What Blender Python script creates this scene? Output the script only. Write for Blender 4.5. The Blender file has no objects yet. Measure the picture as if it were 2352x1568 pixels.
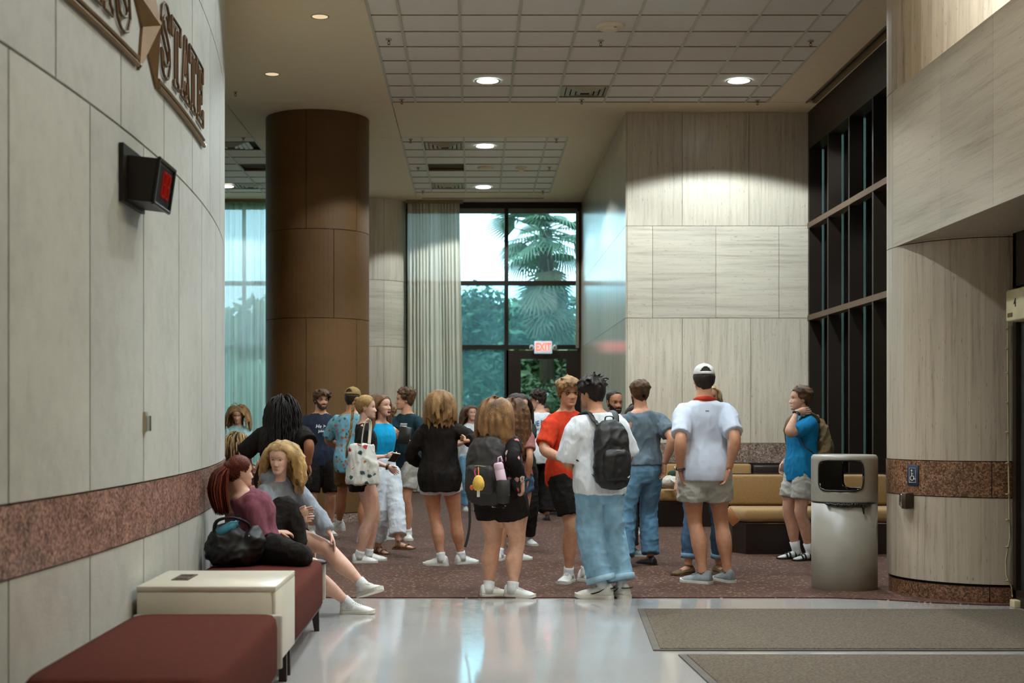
import bpy, bmesh, math, random
import numpy as np
from mathutils import Vector, Matrix, noise as mnoise
from mathutils.bvhtree import BVHTree

sc = bpy.context.scene
COL = sc.collection
R = math.radians
# ---------------------------------------------------------------- camera
F, CX, CY, CH = 3267.0, 1088.0, 964.0, 1.37      # focal (px), principal point (px), eye height (m)
HC = CH + 4.11                                   # ceiling height
cam_d = bpy.data.cameras.new('camera')
cam = bpy.data.objects.new('camera', cam_d); COL.objects.link(cam)
cam.location = (0, 0, CH); cam.rotation_euler = (R(90), 0, 0)
cam_d.sensor_width = 36; cam_d.lens = F/2352*36
cam_d.shift_x = (1176-CX)/2352; cam_d.shift_y = (CY-784)/2352
cam_d.dof.use_dof = True; cam_d.dof.focus_distance = 11.4; cam_d.dof.aperture_fstop = 2.8
cam_d.clip_end = 300
sc.camera = cam
# ---------------------------------------------------------------- sky, exposure
w = bpy.data.worlds.new('sky'); sc.world = w; w.use_nodes = True
w.node_tree.nodes['Background'].inputs[0].default_value = (0.74, 0.93, 1.0, 1)
w.node_tree.nodes['Background'].inputs[1].default_value = 3.0
vs = sc.view_settings
vs.view_transform = 'Standard'; vs.look = 'None'; vs.gamma = 1; vs.exposure = 0.46
vs.use_curve_mapping = False
cy = sc.cycles                                   # light paths: enough bounces for an interior
cy.max_bounces = 6; cy.diffuse_bounces = 3; cy.glossy_bounces = 3; cy.transmission_bounces = 3; cy.transparent_max_bounces = 8
cy.caustics_reflective = False; cy.caustics_refractive = False; cy.adaptive_threshold = .04; cy.use_light_tree = False
# ---------------------------------------------------------------- lamps (recessed ceiling downlights, added narrow fill spots, lintel cove)
COOL = (0.79, 0.92, 1.0); WARM = (1.0, 0.80, 0.56)
def spot(x, y, watts, col=COOL, z=None, size=134, blend=0.12, rad=0.09):
    l = bpy.data.lights.new('downlight_and_fill_spot', 'SPOT'); l.energy = watts; l.color = col
    l.spot_size = R(size); l.spot_blend = blend; l.shadow_soft_size = rad
    o = bpy.data.objects.new('downlight_and_fill_spot', l); COL.objects.link(o)
    o.location = (x, y, HC-0.03 if z is None else z)
    return o
for x, y, p in [(0.17, 17.26, 300), (3.217, 17.26, 390), (0.17, 21.38, 270), (0.17, 25.14, 230), (-4.36, 25.05, 260),
                (0.17, 13.2, 340), (3.217, 13.2, 280), (0.2, 9.0, 200), (0.3, 4.6, 85)]:
    spot(x, y, p)
for x, y, p, a in [(1.5, 9.5, 260, 74), (1.5, 6.6, 220, 74), (-0.1, 7.4, 150, 60), (0.6, 11.2, 240, 74)]:
    spot(x, y, p, size=a, blend=.5)            # narrow spots added without fixtures; their floor bounce brightens the ceiling
for x, y, p in [(-1.567, 14.5, 80), (-2.4, 16.91, 6)]:
    spot(x, y, p, WARM)
spot(4.15, 9.5, 260, size=150)            # above the entrance lintel
cl = bpy.data.lights.new('cove_lamp', 'AREA'); cl.shape = 'RECTANGLE'; cl.size = 1.0; cl.size_y = 7; cl.energy = 230; cl.color = (.97, .95, .9)
co = bpy.data.objects.new('cove_lamp', cl); COL.objects.link(co); co.location = (4.1, 4.6, 4.02); co.rotation_euler = (R(180), 0, 0)

# ---------------------------------------------------------------- small helpers
def P(u, v, d):                                  # photo pixel + distance -> world point
    return ((u-CX)/F*d, d, CH+(CY-v)/F*d)
def lin(c):
    return tuple((x/12.92 if x <= .04045 else ((x+.055)/1.055)**2.4) for x in [q/255 for q in c])
def tag(o, label=None, cat=None, group=None, kind=None):
    if label: o['label'] = label
    if cat: o['category'] = cat
    if group: o['group'] = group
    if kind: o['kind'] = kind
    return o
def ob(name, me, parent=None, label=None, cat=None, group=None, kind=None):
    o = bpy.data.objects.new(name, me); COL.objects.link(o)
    if parent: o.parent = parent
    return tag(o, label, cat, group, kind)
def empty(name, loc=(0, 0, 0), rz=0, label=None, cat=None, group=None):
    o = bpy.data.objects.new(name, None); COL.objects.link(o)
    o.location = loc; o.rotation_euler = (0, 0, rz); o.empty_display_size = .1
    return tag(o, label, cat, group)
class MB:
    """collects shapes, builds one mesh"""
    def __init__(s): s.v = []; s.f = []; s.m = []
    def add(s, v, f, mi=0, mx=None):
        n = len(s.v)
        if mx is not None: v = [tuple(mx @ Vector(p)) for p in v]
        s.v += [tuple(p) for p in v]; s.f += [tuple(i+n for i in q) for q in f]; s.m += [mi]*len(f)
        return s
    def box(s, x0, x1, y0, y1, z0, z1, mi=0, mx=None):
        return s.add([(x0,y0,z0),(x1,y0,z0),(x1,y1,z0),(x0,y1,z0),(x0,y0,z1),(x1,y0,z1),(x1,y1,z1),(x0,y1,z1)],
                     [(3,2,1,0),(4,5,6,7),(0,1,5,4),(1,2,6,5),(2,3,7,6),(3,0,4,7)], mi, mx)
    def prism(s, pts, z0, z1, mi=0, mx=None):       # convex/concave outline extruded in z
        n = len(pts)
        return s.add([(x,y,z0) for x,y in pts]+[(x,y,z1) for x,y in pts],
                     [tuple(range(n-1,-1,-1)), tuple(range(n,2*n))]+[(i,(i+1)%n,n+(i+1)%n,n+i) for i in range(n)], mi, mx)
    def lathe(s, prof, n=24, mi=0, mx=None, a0=0, a1=2*math.pi, cx=0, cy=0):
        full = abs(a1-a0-2*math.pi) < 1e-6; k = n if full else n+1
        v = []
        for r, z in prof:
            for i in range(k):
                a = a0+(a1-a0)*i/n; v.append((cx+r*math.cos(a), cy+r*math.sin(a), z))
        f = []
        for j in range(len(prof)-1):
            for i in range(n):
                i2 = (i+1) % k
                f.append((j*k+i, j*k+i2, (j+1)*k+i2, (j+1)*k+i))
        return s.add(v, f, mi, mx)
    def tube(s, pts, r, n=8, mi=0, mx=None, flat=1.0):
        pts = [Vector(p) for p in pts]; m = len(pts)
        rr = r if hasattr(r, '__len__') else [r]*m
        v = []; side = None
        for i, p in enumerate(pts):
            t = (pts[min(i+1,m-1)]-pts[max(i-1,0)]).normalized()
            if side is None:
                side = t.cross(Vector((0,0,1)))
                if side.length < .1: side = t.cross(Vector((1,0,0)))
            side = (side-t*side.dot(t)).normalized(); up = side.cross(t)
            for k in range(n):
                a = 2*math.pi*k/n
                v.append(p+side*(math.cos(a)*rr[i])+up*(math.sin(a)*rr[i]*flat))
        f = [(j*n+k, j*n+(k+1)%n, (j+1)*n+(k+1)%n, (j+1)*n+k) for j in range(m-1) for k in range(n)]
        f += [tuple(range(n-1,-1,-1)), tuple(range((m-1)*n, m*n))]
        return s.add(v, f, mi, mx)
    def ell(s, c, r, nu=12, nv=8, mi=0, mx=None):
        v = [(c[0],c[1],c[2]-r[2])]
        for j in range(1, nv):
            b = -math.pi/2+math.pi*j/nv
            for i in range(nu):
                a = 2*math.pi*i/nu
                v.append((c[0]+r[0]*math.cos(b)*math.cos(a), c[1]+r[1]*math.cos(b)*math.sin(a), c[2]+r[2]*math.sin(b)))
        v.append((c[0],c[1],c[2]+r[2])); L = len(v)-1
        f = [(0, 1+(i+1)%nu, 1+i) for i in range(nu)]
        for j in range(nv-2):
            for i in range(nu):
                f.append((1+j*nu+i, 1+j*nu+(i+1)%nu, 1+(j+1)*nu+(i+1)%nu, 1+(j+1)*nu+i))
        f += [(L, 1+(nv-2)*nu+i, 1+(nv-2)*nu+(i+1)%nu) for i in range(nu)]
        return s.add(v, f, mi, mx)
    def mesh(s, name, mats, smooth=False):
        me = bpy.data.meshes.new(name); me.from_pydata(s.v, [], s.f)
        for m in (mats if isinstance(mats, (list, tuple)) else [mats]): me.materials.append(m)
        if any(s.m): me.polygons.foreach_set('material_index', s.m)
        if smooth: me.polygons.foreach_set('use_smooth', [True]*len(s.f))
        me.update()
        return me
    def obj(s, name, mats, parent=None, smooth=False, **kw):
        return ob(name, s.mesh(name, mats, smooth), parent, **kw)
def bevel(o, w=.01, seg=2):
    m = o.modifiers.new('bevel', 'BEVEL'); m.width = w; m.segments = seg; m.limit_method = 'ANGLE'
    for p in o.data.polygons: p.use_smooth = True
    m.harden_normals = False
    return o

# ---------------------------------------------------------------- materials
def newmat(name):
    m = bpy.data.materials.new(name); m.use_nodes = True
    return m, m.node_tree, m.node_tree.nodes['Principled BSDF']
def nd(nt, t, **kw):
    n = nt.nodes.new(t)
    for k, v in kw.items():
        if k.startswith('i_'):
            n.inputs[int(k[2:]) if k[2:].isdigit() else k[2:].replace('_', ' ')].default_value = v
        else: setattr(n, k, v)
    return n
def coords(nt, scale=(1,1,1), rot=(0,0,0), src='Object'):
    tc = nd(nt, 'ShaderNodeTexCoord'); mp = nd(nt, 'ShaderNodeMapping')
    mp.inputs['Scale'].default_value = scale; mp.inputs['Rotation'].default_value = rot
    nt.links.new(tc.outputs[src], mp.inputs[0]); return mp.outputs[0]
def noise_tex(nt, vec, scale, detail=4, rough=.55):
    n = nd(nt, 'ShaderNodeTexNoise'); n.inputs['Scale'].default_value = scale; n.inputs['Detail'].default_value = detail
    n.inputs['Roughness'].default_value = rough; nt.links.new(vec, n.inputs['Vector']); return n.outputs['Fac']
def ramp(nt, fac, stops, interp='LINEAR'):
    r = nd(nt, 'ShaderNodeValToRGB'); r.color_ramp.interpolation = interp
    e = r.color_ramp.elements
    while len(e) < len(stops): e.new(.5)
    for k, (p, c) in enumerate(stops): e[k].position = p; e[k].color = (*c, 1) if len(c) == 3 else c
    nt.links.new(fac, r.inputs[0]); return r.outputs[0]
def mix(nt, fac, a, b, mode='MIX'):
    n = nd(nt, 'ShaderNodeMix', data_type='RGBA', blend_type=mode)
    for sock, val in ((n.inputs[0], fac), (n.inputs[6], a), (n.inputs[7], b)):
        if hasattr(val, 'links') or hasattr(val, 'is_linked'): nt.links.new(val, sock)
        elif isinstance(val, (int, float)): sock.default_value = val
        else: sock.default_value = (*val, 1)
    return n.outputs[2]
def bumpn(nt, b, h, strength=.3, dist=.01):
    n = nd(nt, 'ShaderNodeBump'); n.inputs['Strength'].default_value = strength; n.inputs['Distance'].default_value = dist
    nt.links.new(h, n.inputs['Height']); nt.links.new(n.outputs[0], b.inputs['Normal'])
def sc_(c, k): return tuple(min(1, x*k) for x in c)
_mc = {}
def mat(name, c, rough=.6, metal=0, var=.12, vs=(8,8,8), bump=0, bscale=40, spec=.5, coat=0, sheen=0, emit=None, estr=0, sss=0, alpha=1):
    """plain procedural material: colour with noise variation and fine relief (c in sRGB 0-255)"""
    if name in _mc: return _mc[name]
    m, nt, b = newmat(name); c = lin(c)
    v = coords(nt, vs)
    n1 = noise_tex(nt, v, 1.0, 2)
    nt.links.new(ramp(nt, n1, [(.3, sc_(c, 1-var)), (.7, sc_(c, 1+var))]), b.inputs['Base Color'])
    b.inputs['Roughness'].default_value = rough; b.inputs['Metallic'].default_value = metal
    b.inputs['Specular IOR Level'].default_value = spec; b.inputs['Coat Weight'].default_value = coat
    b.inputs['Sheen Weight'].default_value = sheen
    if sss:
        b.inputs['Subsurface Weight'].default_value = sss; b.inputs['Subsurface Radius'].default_value = (1, .4, .2); b.inputs['Subsurface Scale'].default_value = .008
    if bump: bumpn(nt, b, noise_tex(nt, coords(nt), bscale, 1), bump)
    if emit: b.inputs['Emission Color'].default_value = (*lin(emit), 1); b.inputs['Emission Strength'].default_value = estr
    _mc[name] = m; return m
# ---------------------------------------------------------------- surface materials
def stone_limestone(name, c):
    m, nt, b = newmat(name); c = lin(c); v = coords(nt)
    oi = nd(nt, 'ShaderNodeObjectInfo')
    n = mix(nt, .5, noise_tex(nt, v, 1.3, 3), noise_tex(nt, v, 9, 3, .7))
    col = ramp(nt, n, [(.32, sc_(c, .84)), (.5, c), (.68, sc_(c, 1.08))])
    tint = ramp(nt, oi.outputs['Random'], [(0, (.92, .92, .90)), (1, (1.04, 1.02, .99))])
    nt.links.new(mix(nt, 1.0, col, tint, 'MULTIPLY'), b.inputs['Base Color'])
    b.inputs['Roughness'].default_value = .62; b.inputs['Specular IOR Level'].default_value = .3
    bumpn(nt, b, noise_tex(nt, v, 60, 1), .12, .01); return m
def travertine(name, c, axis='z', rough=.28, dark=.62):
    """cut stone veined along one axis"""
    m, nt, b = newmat(name); c = lin(c)
    sv = {'z': (20, 20, .7), 'x': (.7, .7, 20)}[axis]
    v = coords(nt, sv); v2 = coords(nt, tuple(s*2.6 for s in sv)); v3 = coords(nt, tuple(s*(2.4 if s > 1 else 9) for s in sv))
    oi = nd(nt, 'ShaderNodeObjectInfo')
    n = mix(nt, .45, noise_tex(nt, v, 1, 3, .6), noise_tex(nt, v2, 1.4, 3, .7))
    cd = tuple(x*k for x, k in zip(c, (dark+.05, dark, dark-.05)))
    col = ramp(nt, n, [(.32, cd), (.45, sc_(c, .87)), (.53, sc_(c, .97)), (.60, c), (.70, sc_(c, 1.07))])
    pits = ramp(nt, noise_tex(nt, v3, 2.2, 1, .5), [(.22, (.55, .44, .32)), (.30, (1, 1, 1))])
    tint = ramp(nt, oi.outputs['Random'], [(0, (.93, .92, .90)), (1, (1.04, 1.03, 1.0))])
    nt.links.new(mix(nt, 1.0, mix(nt, 1.0, col, pits, 'MULTIPLY'), tint, 'MULTIPLY'), b.inputs['Base Color'])
    b.inputs['Roughness'].default_value = rough; b.inputs['Specular IOR Level'].default_value = .5
    return m
def granite(name, c, rough=.22, scale=1.0):
    m, nt, b = newmat(name); c = lin(c); v = coords(nt)
    n1 = noise_tex(nt, v, 70*scale, 2, .7); n2 = noise_tex(nt, v, 7*scale, 1)
    vo = nd(nt, 'ShaderNodeTexVoronoi'); vo.inputs['Scale'].default_value = 85*scale; nt.links.new(v, vo.inputs['Vector'])
    sep = nd(nt, 'ShaderNodeSeparateColor'); nt.links.new(vo.outputs['Color'], sep.inputs[0])
    col = ramp(nt, mix(nt, .5, n1, sep.outputs[0]), [(.22, sc_(c, .22)), (.40, sc_(c, .7)), (.52, c), (.72, tuple(min(1, x*1.5+.05) for x in c))])
    col = mix(nt, 1.0, col, ramp(nt, n2, [(.3, (.75, .72, .7)), (.7, (1.15, 1.1, 1.1))]), 'MULTIPLY')
    nt.links.new(col, b.inputs['Base Color']); b.inputs['Roughness'].default_value = rough
    return m
def terrazzo(name):
    m, nt, b = newmat(name); v = coords(nt)
    n = noise_tex(nt, v, 260, 1, .8); n2 = noise_tex(nt, v, .8, 2); n3 = noise_tex(nt, v, 14, 2)
    c = lin((188, 184, 179))
    col = ramp(nt, n, [(.36, sc_(c, .72)), (.5, c), (.66, sc_(c, 1.12))])
    col = mix(nt, 1.0, col, ramp(nt, n2, [(.3, (.9, .87, .84)), (.7, (1, 1, 1))]), 'MULTIPLY')
    nt.links.new(col, b.inputs['Base Color'])
    rr = ramp(nt, n3, [(.3, (.06, .06, .06)), (.7, (.13, .13, .13))]); nt.links.new(rr, b.inputs['Roughness'])
    b.inputs['Specular IOR Level'].default_value = .6; b.inputs['Coat Weight'].default_value = .3; b.inputs['Coat Roughness'].default_value = .12
    return m
def carpet(name):
    m, nt, b = newmat(name); v = coords(nt)
    vo = nd(nt, 'ShaderNodeTexVoronoi'); vo.inputs['Scale'].default_value = 1
    nt.links.new(coords(nt, (22, 34, 20), (0, 0, .5)), vo.inputs['Vector'])
    base = ramp(nt, noise_tex(nt, v, 420, 1, .8), [(.3, lin((62, 37, 27))), (.7, lin((98, 64, 48)))])
    fl = ramp(nt, vo.outputs['Distance'], [(.20, (1, 1, 1)), (.30, (0, 0, 0))])
    sp = nd(nt, 'ShaderNodeSeparateColor'); nt.links.new(vo.outputs['Color'], sp.inputs[0])
    keep = ramp(nt, sp.outputs[0], [(.40, (0, 0, 0)), (.46, (1, 1, 1))])
    nt.links.new(mix(nt, mix(nt, 1.0, fl, keep, 'MULTIPLY'), base, lin((172, 134, 106))), b.inputs['Base Color'])
    b.inputs['Roughness'].default_value = .95; b.inputs['Specular IOR Level'].default_value = .1; b.inputs['Sheen Weight'].default_value = .15
    return m
def glass_pane(name, tint, haze=0, rough=.02):
    m, nt, b = newmat(name); nt.nodes.remove(b)
    tr = nd(nt, 'ShaderNodeBsdfTransparent'); tr.inputs[0].default_value = (*tint, 1)
    gl = nd(nt, 'ShaderNodeBsdfGlossy'); gl.inputs['Roughness'].default_value = rough
    fr = nd(nt, 'ShaderNodeFresnel'); fr.inputs[0].default_value = 1.5
    mx = nd(nt, 'ShaderNodeMixShader'); nt.links.new(fr.outputs[0], mx.inputs[0])
    src = tr.outputs[0]
    if haze:
        tl = nd(nt, 'ShaderNodeBsdfTranslucent'); tl.inputs[0].default_value = (.55, .82, .86, 1); hz = nd(nt, 'ShaderNodeMixShader')
        nt.links.new(ramp(nt, noise_tex(nt, coords(nt, (2, 2, .8)), 1, 4), [(.3, (haze*.7,)*3), (.7, (haze*1.3,)*3)]), hz.inputs[0]); nt.links.new(src, hz.inputs[1]); nt.links.new(tl.outputs[0], hz.inputs[2]); src = hz.outputs[0]
    nt.links.new(src, mx.inputs[1]); nt.links.new(gl.outputs[0], mx.inputs[2])
    nt.links.new(mx.outputs[0], nt.nodes['Material Output'].inputs[0]); return m
def sheer(name, c, trans=.6, see=.18):
    m, nt, b = newmat(name); nt.nodes.remove(b)
    df = nd(nt, 'ShaderNodeBsdfDiffuse'); df.inputs[0].default_value = (*lin(c), 1)
    tl = nd(nt, 'ShaderNodeBsdfTranslucent'); tl.inputs[0].default_value = (*lin(c), 1)
    tp = nd(nt, 'ShaderNodeBsdfTransparent')
    m1 = nd(nt, 'ShaderNodeMixShader'); m1.inputs[0].default_value = trans
    nt.links.new(df.outputs[0], m1.inputs[1]); nt.links.new(tl.outputs[0], m1.inputs[2])
    m2 = nd(nt, 'ShaderNodeMixShader'); m2.inputs[0].default_value = see
    nt.links.new(m1.outputs[0], m2.inputs[1]); nt.links.new(tp.outputs[0], m2.inputs[2])
    nt.links.new(m2.outputs[0], nt.nodes['Material Output'].inputs[0]); return m
LIME = stone_limestone('limestone', (196, 196, 188))
JOINT = mat('joint_mortar', (128, 92, 58), .9)
COLSTONE = stone_limestone('column_brown_stone', (104, 74, 40))  # even brown base colour, much darker than the wall limestone
CJOINT = mat('column_joint', (58, 38, 20), .9)
TRAV_V = travertine('travertine_vertical', (216, 203, 182), 'z', dark=.56)
TRAV_H = travertine('travertine_horizontal', (218, 206, 186), 'x', dark=.58)
TRAV_SIDE = travertine('travertine_polished', (206, 196, 176), 'z', rough=.20)
TRAV_P = travertine('travertine_pillar', (186, 170, 150), 'z', rough=.35, dark=.50)
def _trav_lintel():
    m = travertine('travertine_lintel', (192, 176, 154), 'x', rough=.4); return m
TRAV_L = _trav_lintel()
GRAN_RED = granite('granite_red', (158, 122, 106), scale=1.0)
GRAN_BR = granite('granite_brown', (128, 90, 60), .35, 1.1)
GRAN_GREY = granite('granite_grey', (150, 128, 112), .3, .9)
TERR = terrazzo('terrazzo'); CARPET = carpet('carpet_maroon')
GYP = mat('ceiling_plaster', (238, 222, 192), .85, var=.02)
TILE = mat('ceiling_tile_fibre', (236, 232, 222), .9, var=.06, vs=(90,90,90), bump=.25, bscale=160)
GRID = mat('ceiling_grid_metal', (200, 196, 178), .5, var=.02)
GAPM = mat('ceiling_gap', (70, 56, 38), .9)
DARKFR = mat('dark_bronze_frame', (40, 28, 18), .45, .3, var=.1)
BLACKM = mat('black_void', (14, 10, 7), .8)
GLASS_B = glass_pane('window_glass', (.78, .95, .99), .03)
GLASS_R = glass_pane('tinted_glass', (.72, .80, .79))
GLASS_L = glass_pane('hazy_window_glass', (.60, .86, .95), .09)
SHEER = sheer('sheer_curtain', (236, 238, 234), .70)
SHEER2 = sheer('lined_curtain', (236, 226, 204), .22, .04)
MAROON = mat('bench_maroon_fabric', (88, 38, 25), .9, var=.14, vs=(40,40,40), bump=.3, bscale=300, sheen=0, spec=.15)
GREYVIN = mat('bench_grey_vinyl', (186, 178, 166), .55, var=.05)
WHITELAM = mat('white_laminate', (216, 208, 188), .35, var=.04, vs=(3,3,3))
DKWOOD = mat('dark_wood_leg', (44, 26, 16), .45, var=.2, vs=(30,30,6))
TANFAB = mat('tan_upholstery', (172, 134, 82), .9, var=.16, vs=(120,120,120), bump=.4, bscale=260, sheen=.2)
DKBASE = mat('dark_brown_base', (34, 18, 11), .4, var=.15)
LEDGE = mat('stone_ledge', (214, 200, 174), .4, var=.06)
CHROME = mat('chrome', (190, 188, 182), .18, 1, var=.03)
BRASS = mat('brass', (120, 82, 40), .35, .9, var=.06)
WHITEPL = mat('white_plastic', (224, 222, 212), .4, var=.03)
BLACKPL = mat('black_plastic', (24, 20, 16), .35, var=.1)
BRONZE = mat('bronze_letter', (124, 94, 56), .45, .35, var=.1)
BRONZE_D = mat('bronze_letter_dark', (98, 68, 36), .5, .3, var=.1)
LAMP_ON = mat('lamp_diffuser_lit', (255,255,255), .5, emit=(228, 250, 255), estr=9)
LAMP_DIM = mat('lamp_reflector_dim', (230, 215, 185), .4, emit=(255, 226, 180), estr=.55)
GALV = mat('vent_metal', (178, 168, 144), .4, .2, var=.05)
# ================================================================ STRUCTURE
def arc_panel(cx, cy, r, a0, a1, z0, z1, th=.02, n=6):
    v = []; 
    for rr in (r, r-th):
        for z in (z0, z1):
            for i in range(n+1):
                a = a0+(a1-a0)*i/n; v.append((cx+rr*math.cos(a), cy+rr*math.sin(a), z))
    k = n+1; f = []
    for i in range(n):
        f += [(i, i+1, k+i+1, k+i), (2*k+i+1, 2*k+i, 3*k+i, 3*k+i+1), (k+i, k+i+1, 3*k+i+1, 3*k+i), (i+1, i, 2*k+i, 2*k+i+1)]
    f += [(0, k, 3*k, 2*k), (n, 2*k+n, 3*k+n, k+n)]
    return v, f
def panel_ring(parent, name, m, cx, cy, r, cuts, z0, z1, gap=.004, n=6, th=.02, gz=.004):
    for a0, a1 in zip(cuts[:-1], cuts[1:]):
        g = gap/r
        v, f = arc_panel(cx, cy, r, a0+g, a1-g, z0+gz, z1-gz, th, n)
        b = MB().add(v, f); o = b.obj(name, m, parent)
        for p in o.data.polygons: p.use_smooth = False
    return
COURSES = [(0, .79), (.79, 1.06), (1.06, 2.73), (2.73, 3.96), (3.96, HC)]
# ---- floors
MB().box(-13, 9, -8, 11.6, -.2, 0).obj('floor', TERR, kind='structure')
cp = [(-13, 10.93), (2.35, 10.93), (2.75, 10.92), (3.1, 10.82), (3.45, 10.62), (3.8, 10.5), (4.3, 10.45), (4.6, 10.45), (4.6, 27.2), (-13, 27.2)]
MB().prism(cp, -.1, .008).obj('floor_carpet', CARPET, kind='structure')
# ---- left drum wall
DCX, DCY, DR = -28.635, 7.0, 27.0
wl = MB(); v, f = arc_panel(DCX, DCY, DR-.014, -10.5/DR, 10.5/DR, 0, HC+.1, .1, 60); wl.add(v, f)
wall_left = wl.obj('wall_left', JOINT, kind='structure')
def scuts(off, lo=-10, hi=10.3, step=.93):
    k = math.ceil((lo-off)/step); out = []
    while off+k*step < hi: out.append((off+k*step)/DR); k += 1
    return out
for ci, (z0, z1) in enumerate(COURSES):
    if ci == 1: panel_ring(wall_left, 'granite_panel', GRAN_RED, DCX, DCY, DR+.006, scuts(-.95, step=1.86), z0, z1, .002, 8, .026, .002)
    else: panel_ring(wall_left, 'limestone_panel', LIME, DCX, DCY, DR, scuts(-1.815 if ci in (0, 2, 4) else -1.325), z0, z1, .0075, 5, .02, .006)
# ---- round column
CCX, CCY, CR = -2.14, 19.5, .705
cb = MB().lathe([(CR-.012, 0), (CR-.012, HC+.02)], 48, cx=CCX, cy=CCY)
column = cb.obj('column', CJOINT, kind='structure', smooth=True)
A6 = [R(-90-6+60*k) for k in range(7)]; A6b = [R(-90+24+60*k) for k in range(7)]
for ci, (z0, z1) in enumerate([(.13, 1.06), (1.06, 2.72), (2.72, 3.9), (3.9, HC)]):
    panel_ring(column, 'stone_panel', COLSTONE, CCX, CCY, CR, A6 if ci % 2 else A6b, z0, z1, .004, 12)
panel_ring(column, 'granite_base', GRAN_GREY, CCX, CCY, CR+.01, A6, 0, .125, .002, 12, .03)
# ---- travertine block on the right: front at Y=19, polished side at X=2.03
TX0, TX1, TY = 2.03, 4.47, 19.0
wall_back = MB().box(TX0+.014, TX1+.03, TY+.014, 27.5, 0, HC+.1).obj('wall_travertine', JOINT, kind='structure')
def flat_panels(parent, name, m, x0, x1, cuts, z0, z1, y, side=False, th=.02):
    c = [x0]+[k for k in cuts if x0+.02 < k < x1-.02]+[x1]
    for a, b in zip(c[:-1], c[1:]):
        q = MB()
        if side: q.box(y, y+th, a+.003, b-.003, z0+.003, z1-.003)
        else: q.box(a+.003, b-.003, y, y+th, z0+.003, z1-.003)
        q.obj(name, m, parent)
xs = lambda l: [(u-CX)/F*TY for u in l]
flat_panels(wall_back, 'travertine_panel', TRAV_V, TX0+.02, TX1, xs([1575, 1720]), 0, .79, TY)
flat_panels(wall_back, 'granite_panel', GRAN_GREY, TX0+.02, TX1, xs([1569, 1720]), .79, 1.06, TY-.004)
flat_panels(wall_back, 'travertine_panel', TRAV_V, TX0+.02, TX1, xs([1567, 1724]), 1.06, 2.73, TY)
flat_panels(wall_back, 'travertine_panel', TRAV_H, TX0+.02, TX1, xs([1499, 1644, 1789]), 2.73, 3.96, TY)
flat_panels(wall_back, 'travertine_panel', TRAV_V, TX0+.02, TX1, xs([1567, 1720]), 3.96, HC, TY)
for (z0, z1), cu in zip(COURSES, ([21.5, 24], [21.2, 23.4], [21, 23, 25], [20.4, 22.6, 24.8], [21, 23, 25])):
    flat_panels(wall_back, 'granite_panel' if z0 == .79 else 'travertine_panel', GRAN_GREY if z0 == .79 else TRAV_SIDE, TY+.002, 26.85, cu, z0, z1, TX0, True)
# ---- rounded travertine end wall behind the column
BCX, BCY, BR = -2.05, 27.05, .80
bp = MB().lathe([(BR-.012, 0), (BR-.012, HC)], 40, cx=BCX, cy=BCY).obj('wall_back_pier', JOINT, kind='structure', smooth=True)
for (z0, z1), m in zip(COURSES, (TRAV_V, GRAN_GREY, TRAV_V, TRAV_H, TRAV_V)):
    panel_ring(bp, 'travertine_panel', m, BCX, BCY, BR, [R(-185+62*k) for k in range(4)], z0, z1, .003, 10)
# ---- entrance pillar (bullnose) + lintel + dark doors on the right
PX, PY, PR = 4.06, 11.3, .75
pil = MB().lathe([(PR-.03, 0), (PR-.03, HC)], 48, cx=PX, cy=PY).obj('pillar', BLACKM, kind='structure', smooth=True)
PA = [R(k) for k in (-197, -154, -109, -75, -20, 60)]
panel_ring(pil, 'granite_base', GRAN_BR, PX, PY, PR-.015, [R(-200), R(-107), R(-20)], 0, .128, .003, 14, .03)
for (z0, z1), m, a in [((.142, .79), TRAV_P, [R(-200), R(-20)]), ((.79, 1.06), GRAN_BR, [R(-200), R(-106), R(-20)]), ((1.06, 2.73), TRAV_P, [R(-200), R(-20)]),
                       ((2.73, 3.96), TRAV_P, [R(-200), R(-20)]), ((3.96, HC), TRAV_P, [R(-200), R(-20)])]:
    panel_ring(pil, 'granite_panel' if m is GRAN_BR else 'travertine_panel', m, PX, PY, PR+(.004 if m is GRAN_BR else 0), a, z0, z1, .003, 24, .03, .003)
LX = PX-PR+.004
lint = MB().box(LX+.02, 4.9, -8, PY-.02, 2.745, 3.95).obj('lintel', TRAV_P, kind='structure')
yy = PY+.02; k = 0
while yy > -8:
    y2 = max(-8, yy-(1.02 if k else 1.22)); q = MB().box(LX, LX+.02, y2+.0015, yy-.0015, 2.73, 3.96).obj('travertine_panel', TRAV_L, lint); yy = y2; k += 1
# dark entrance doors, recessed behind the pillar
dr = MB(); DXP = 3.98
for y in (10.50, 9.4, 8.3, 7.2, 6.1): dr.box(DXP, DXP+.07, y-.06, y, 0, 2.745)
dr.box(DXP, DXP+.07, 6.1, 10.5, 2.35, 2.745); dr.box(DXP, DXP+.07, 6.1, 10.5, 0, .12)
door_r = dr.obj('door_1', DARKFR, kind='structure')
for y in (9.4, 8.3, 7.2, 6.1): MB().box(DXP+.03, DXP+.036, y, y+1.04, .12, 2.35).obj('pane', glass_pane('door_dark_glass', (.5, .5, .48), 0, .4), door_r)
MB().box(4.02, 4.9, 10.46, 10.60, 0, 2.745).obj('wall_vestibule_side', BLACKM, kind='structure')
MB().box(4.9, 5.0, -8, 11.4, 0, HC).obj('wall_vestibule', mat('vestibule_paint', (46, 32, 20), .9), kind='structure')
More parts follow.
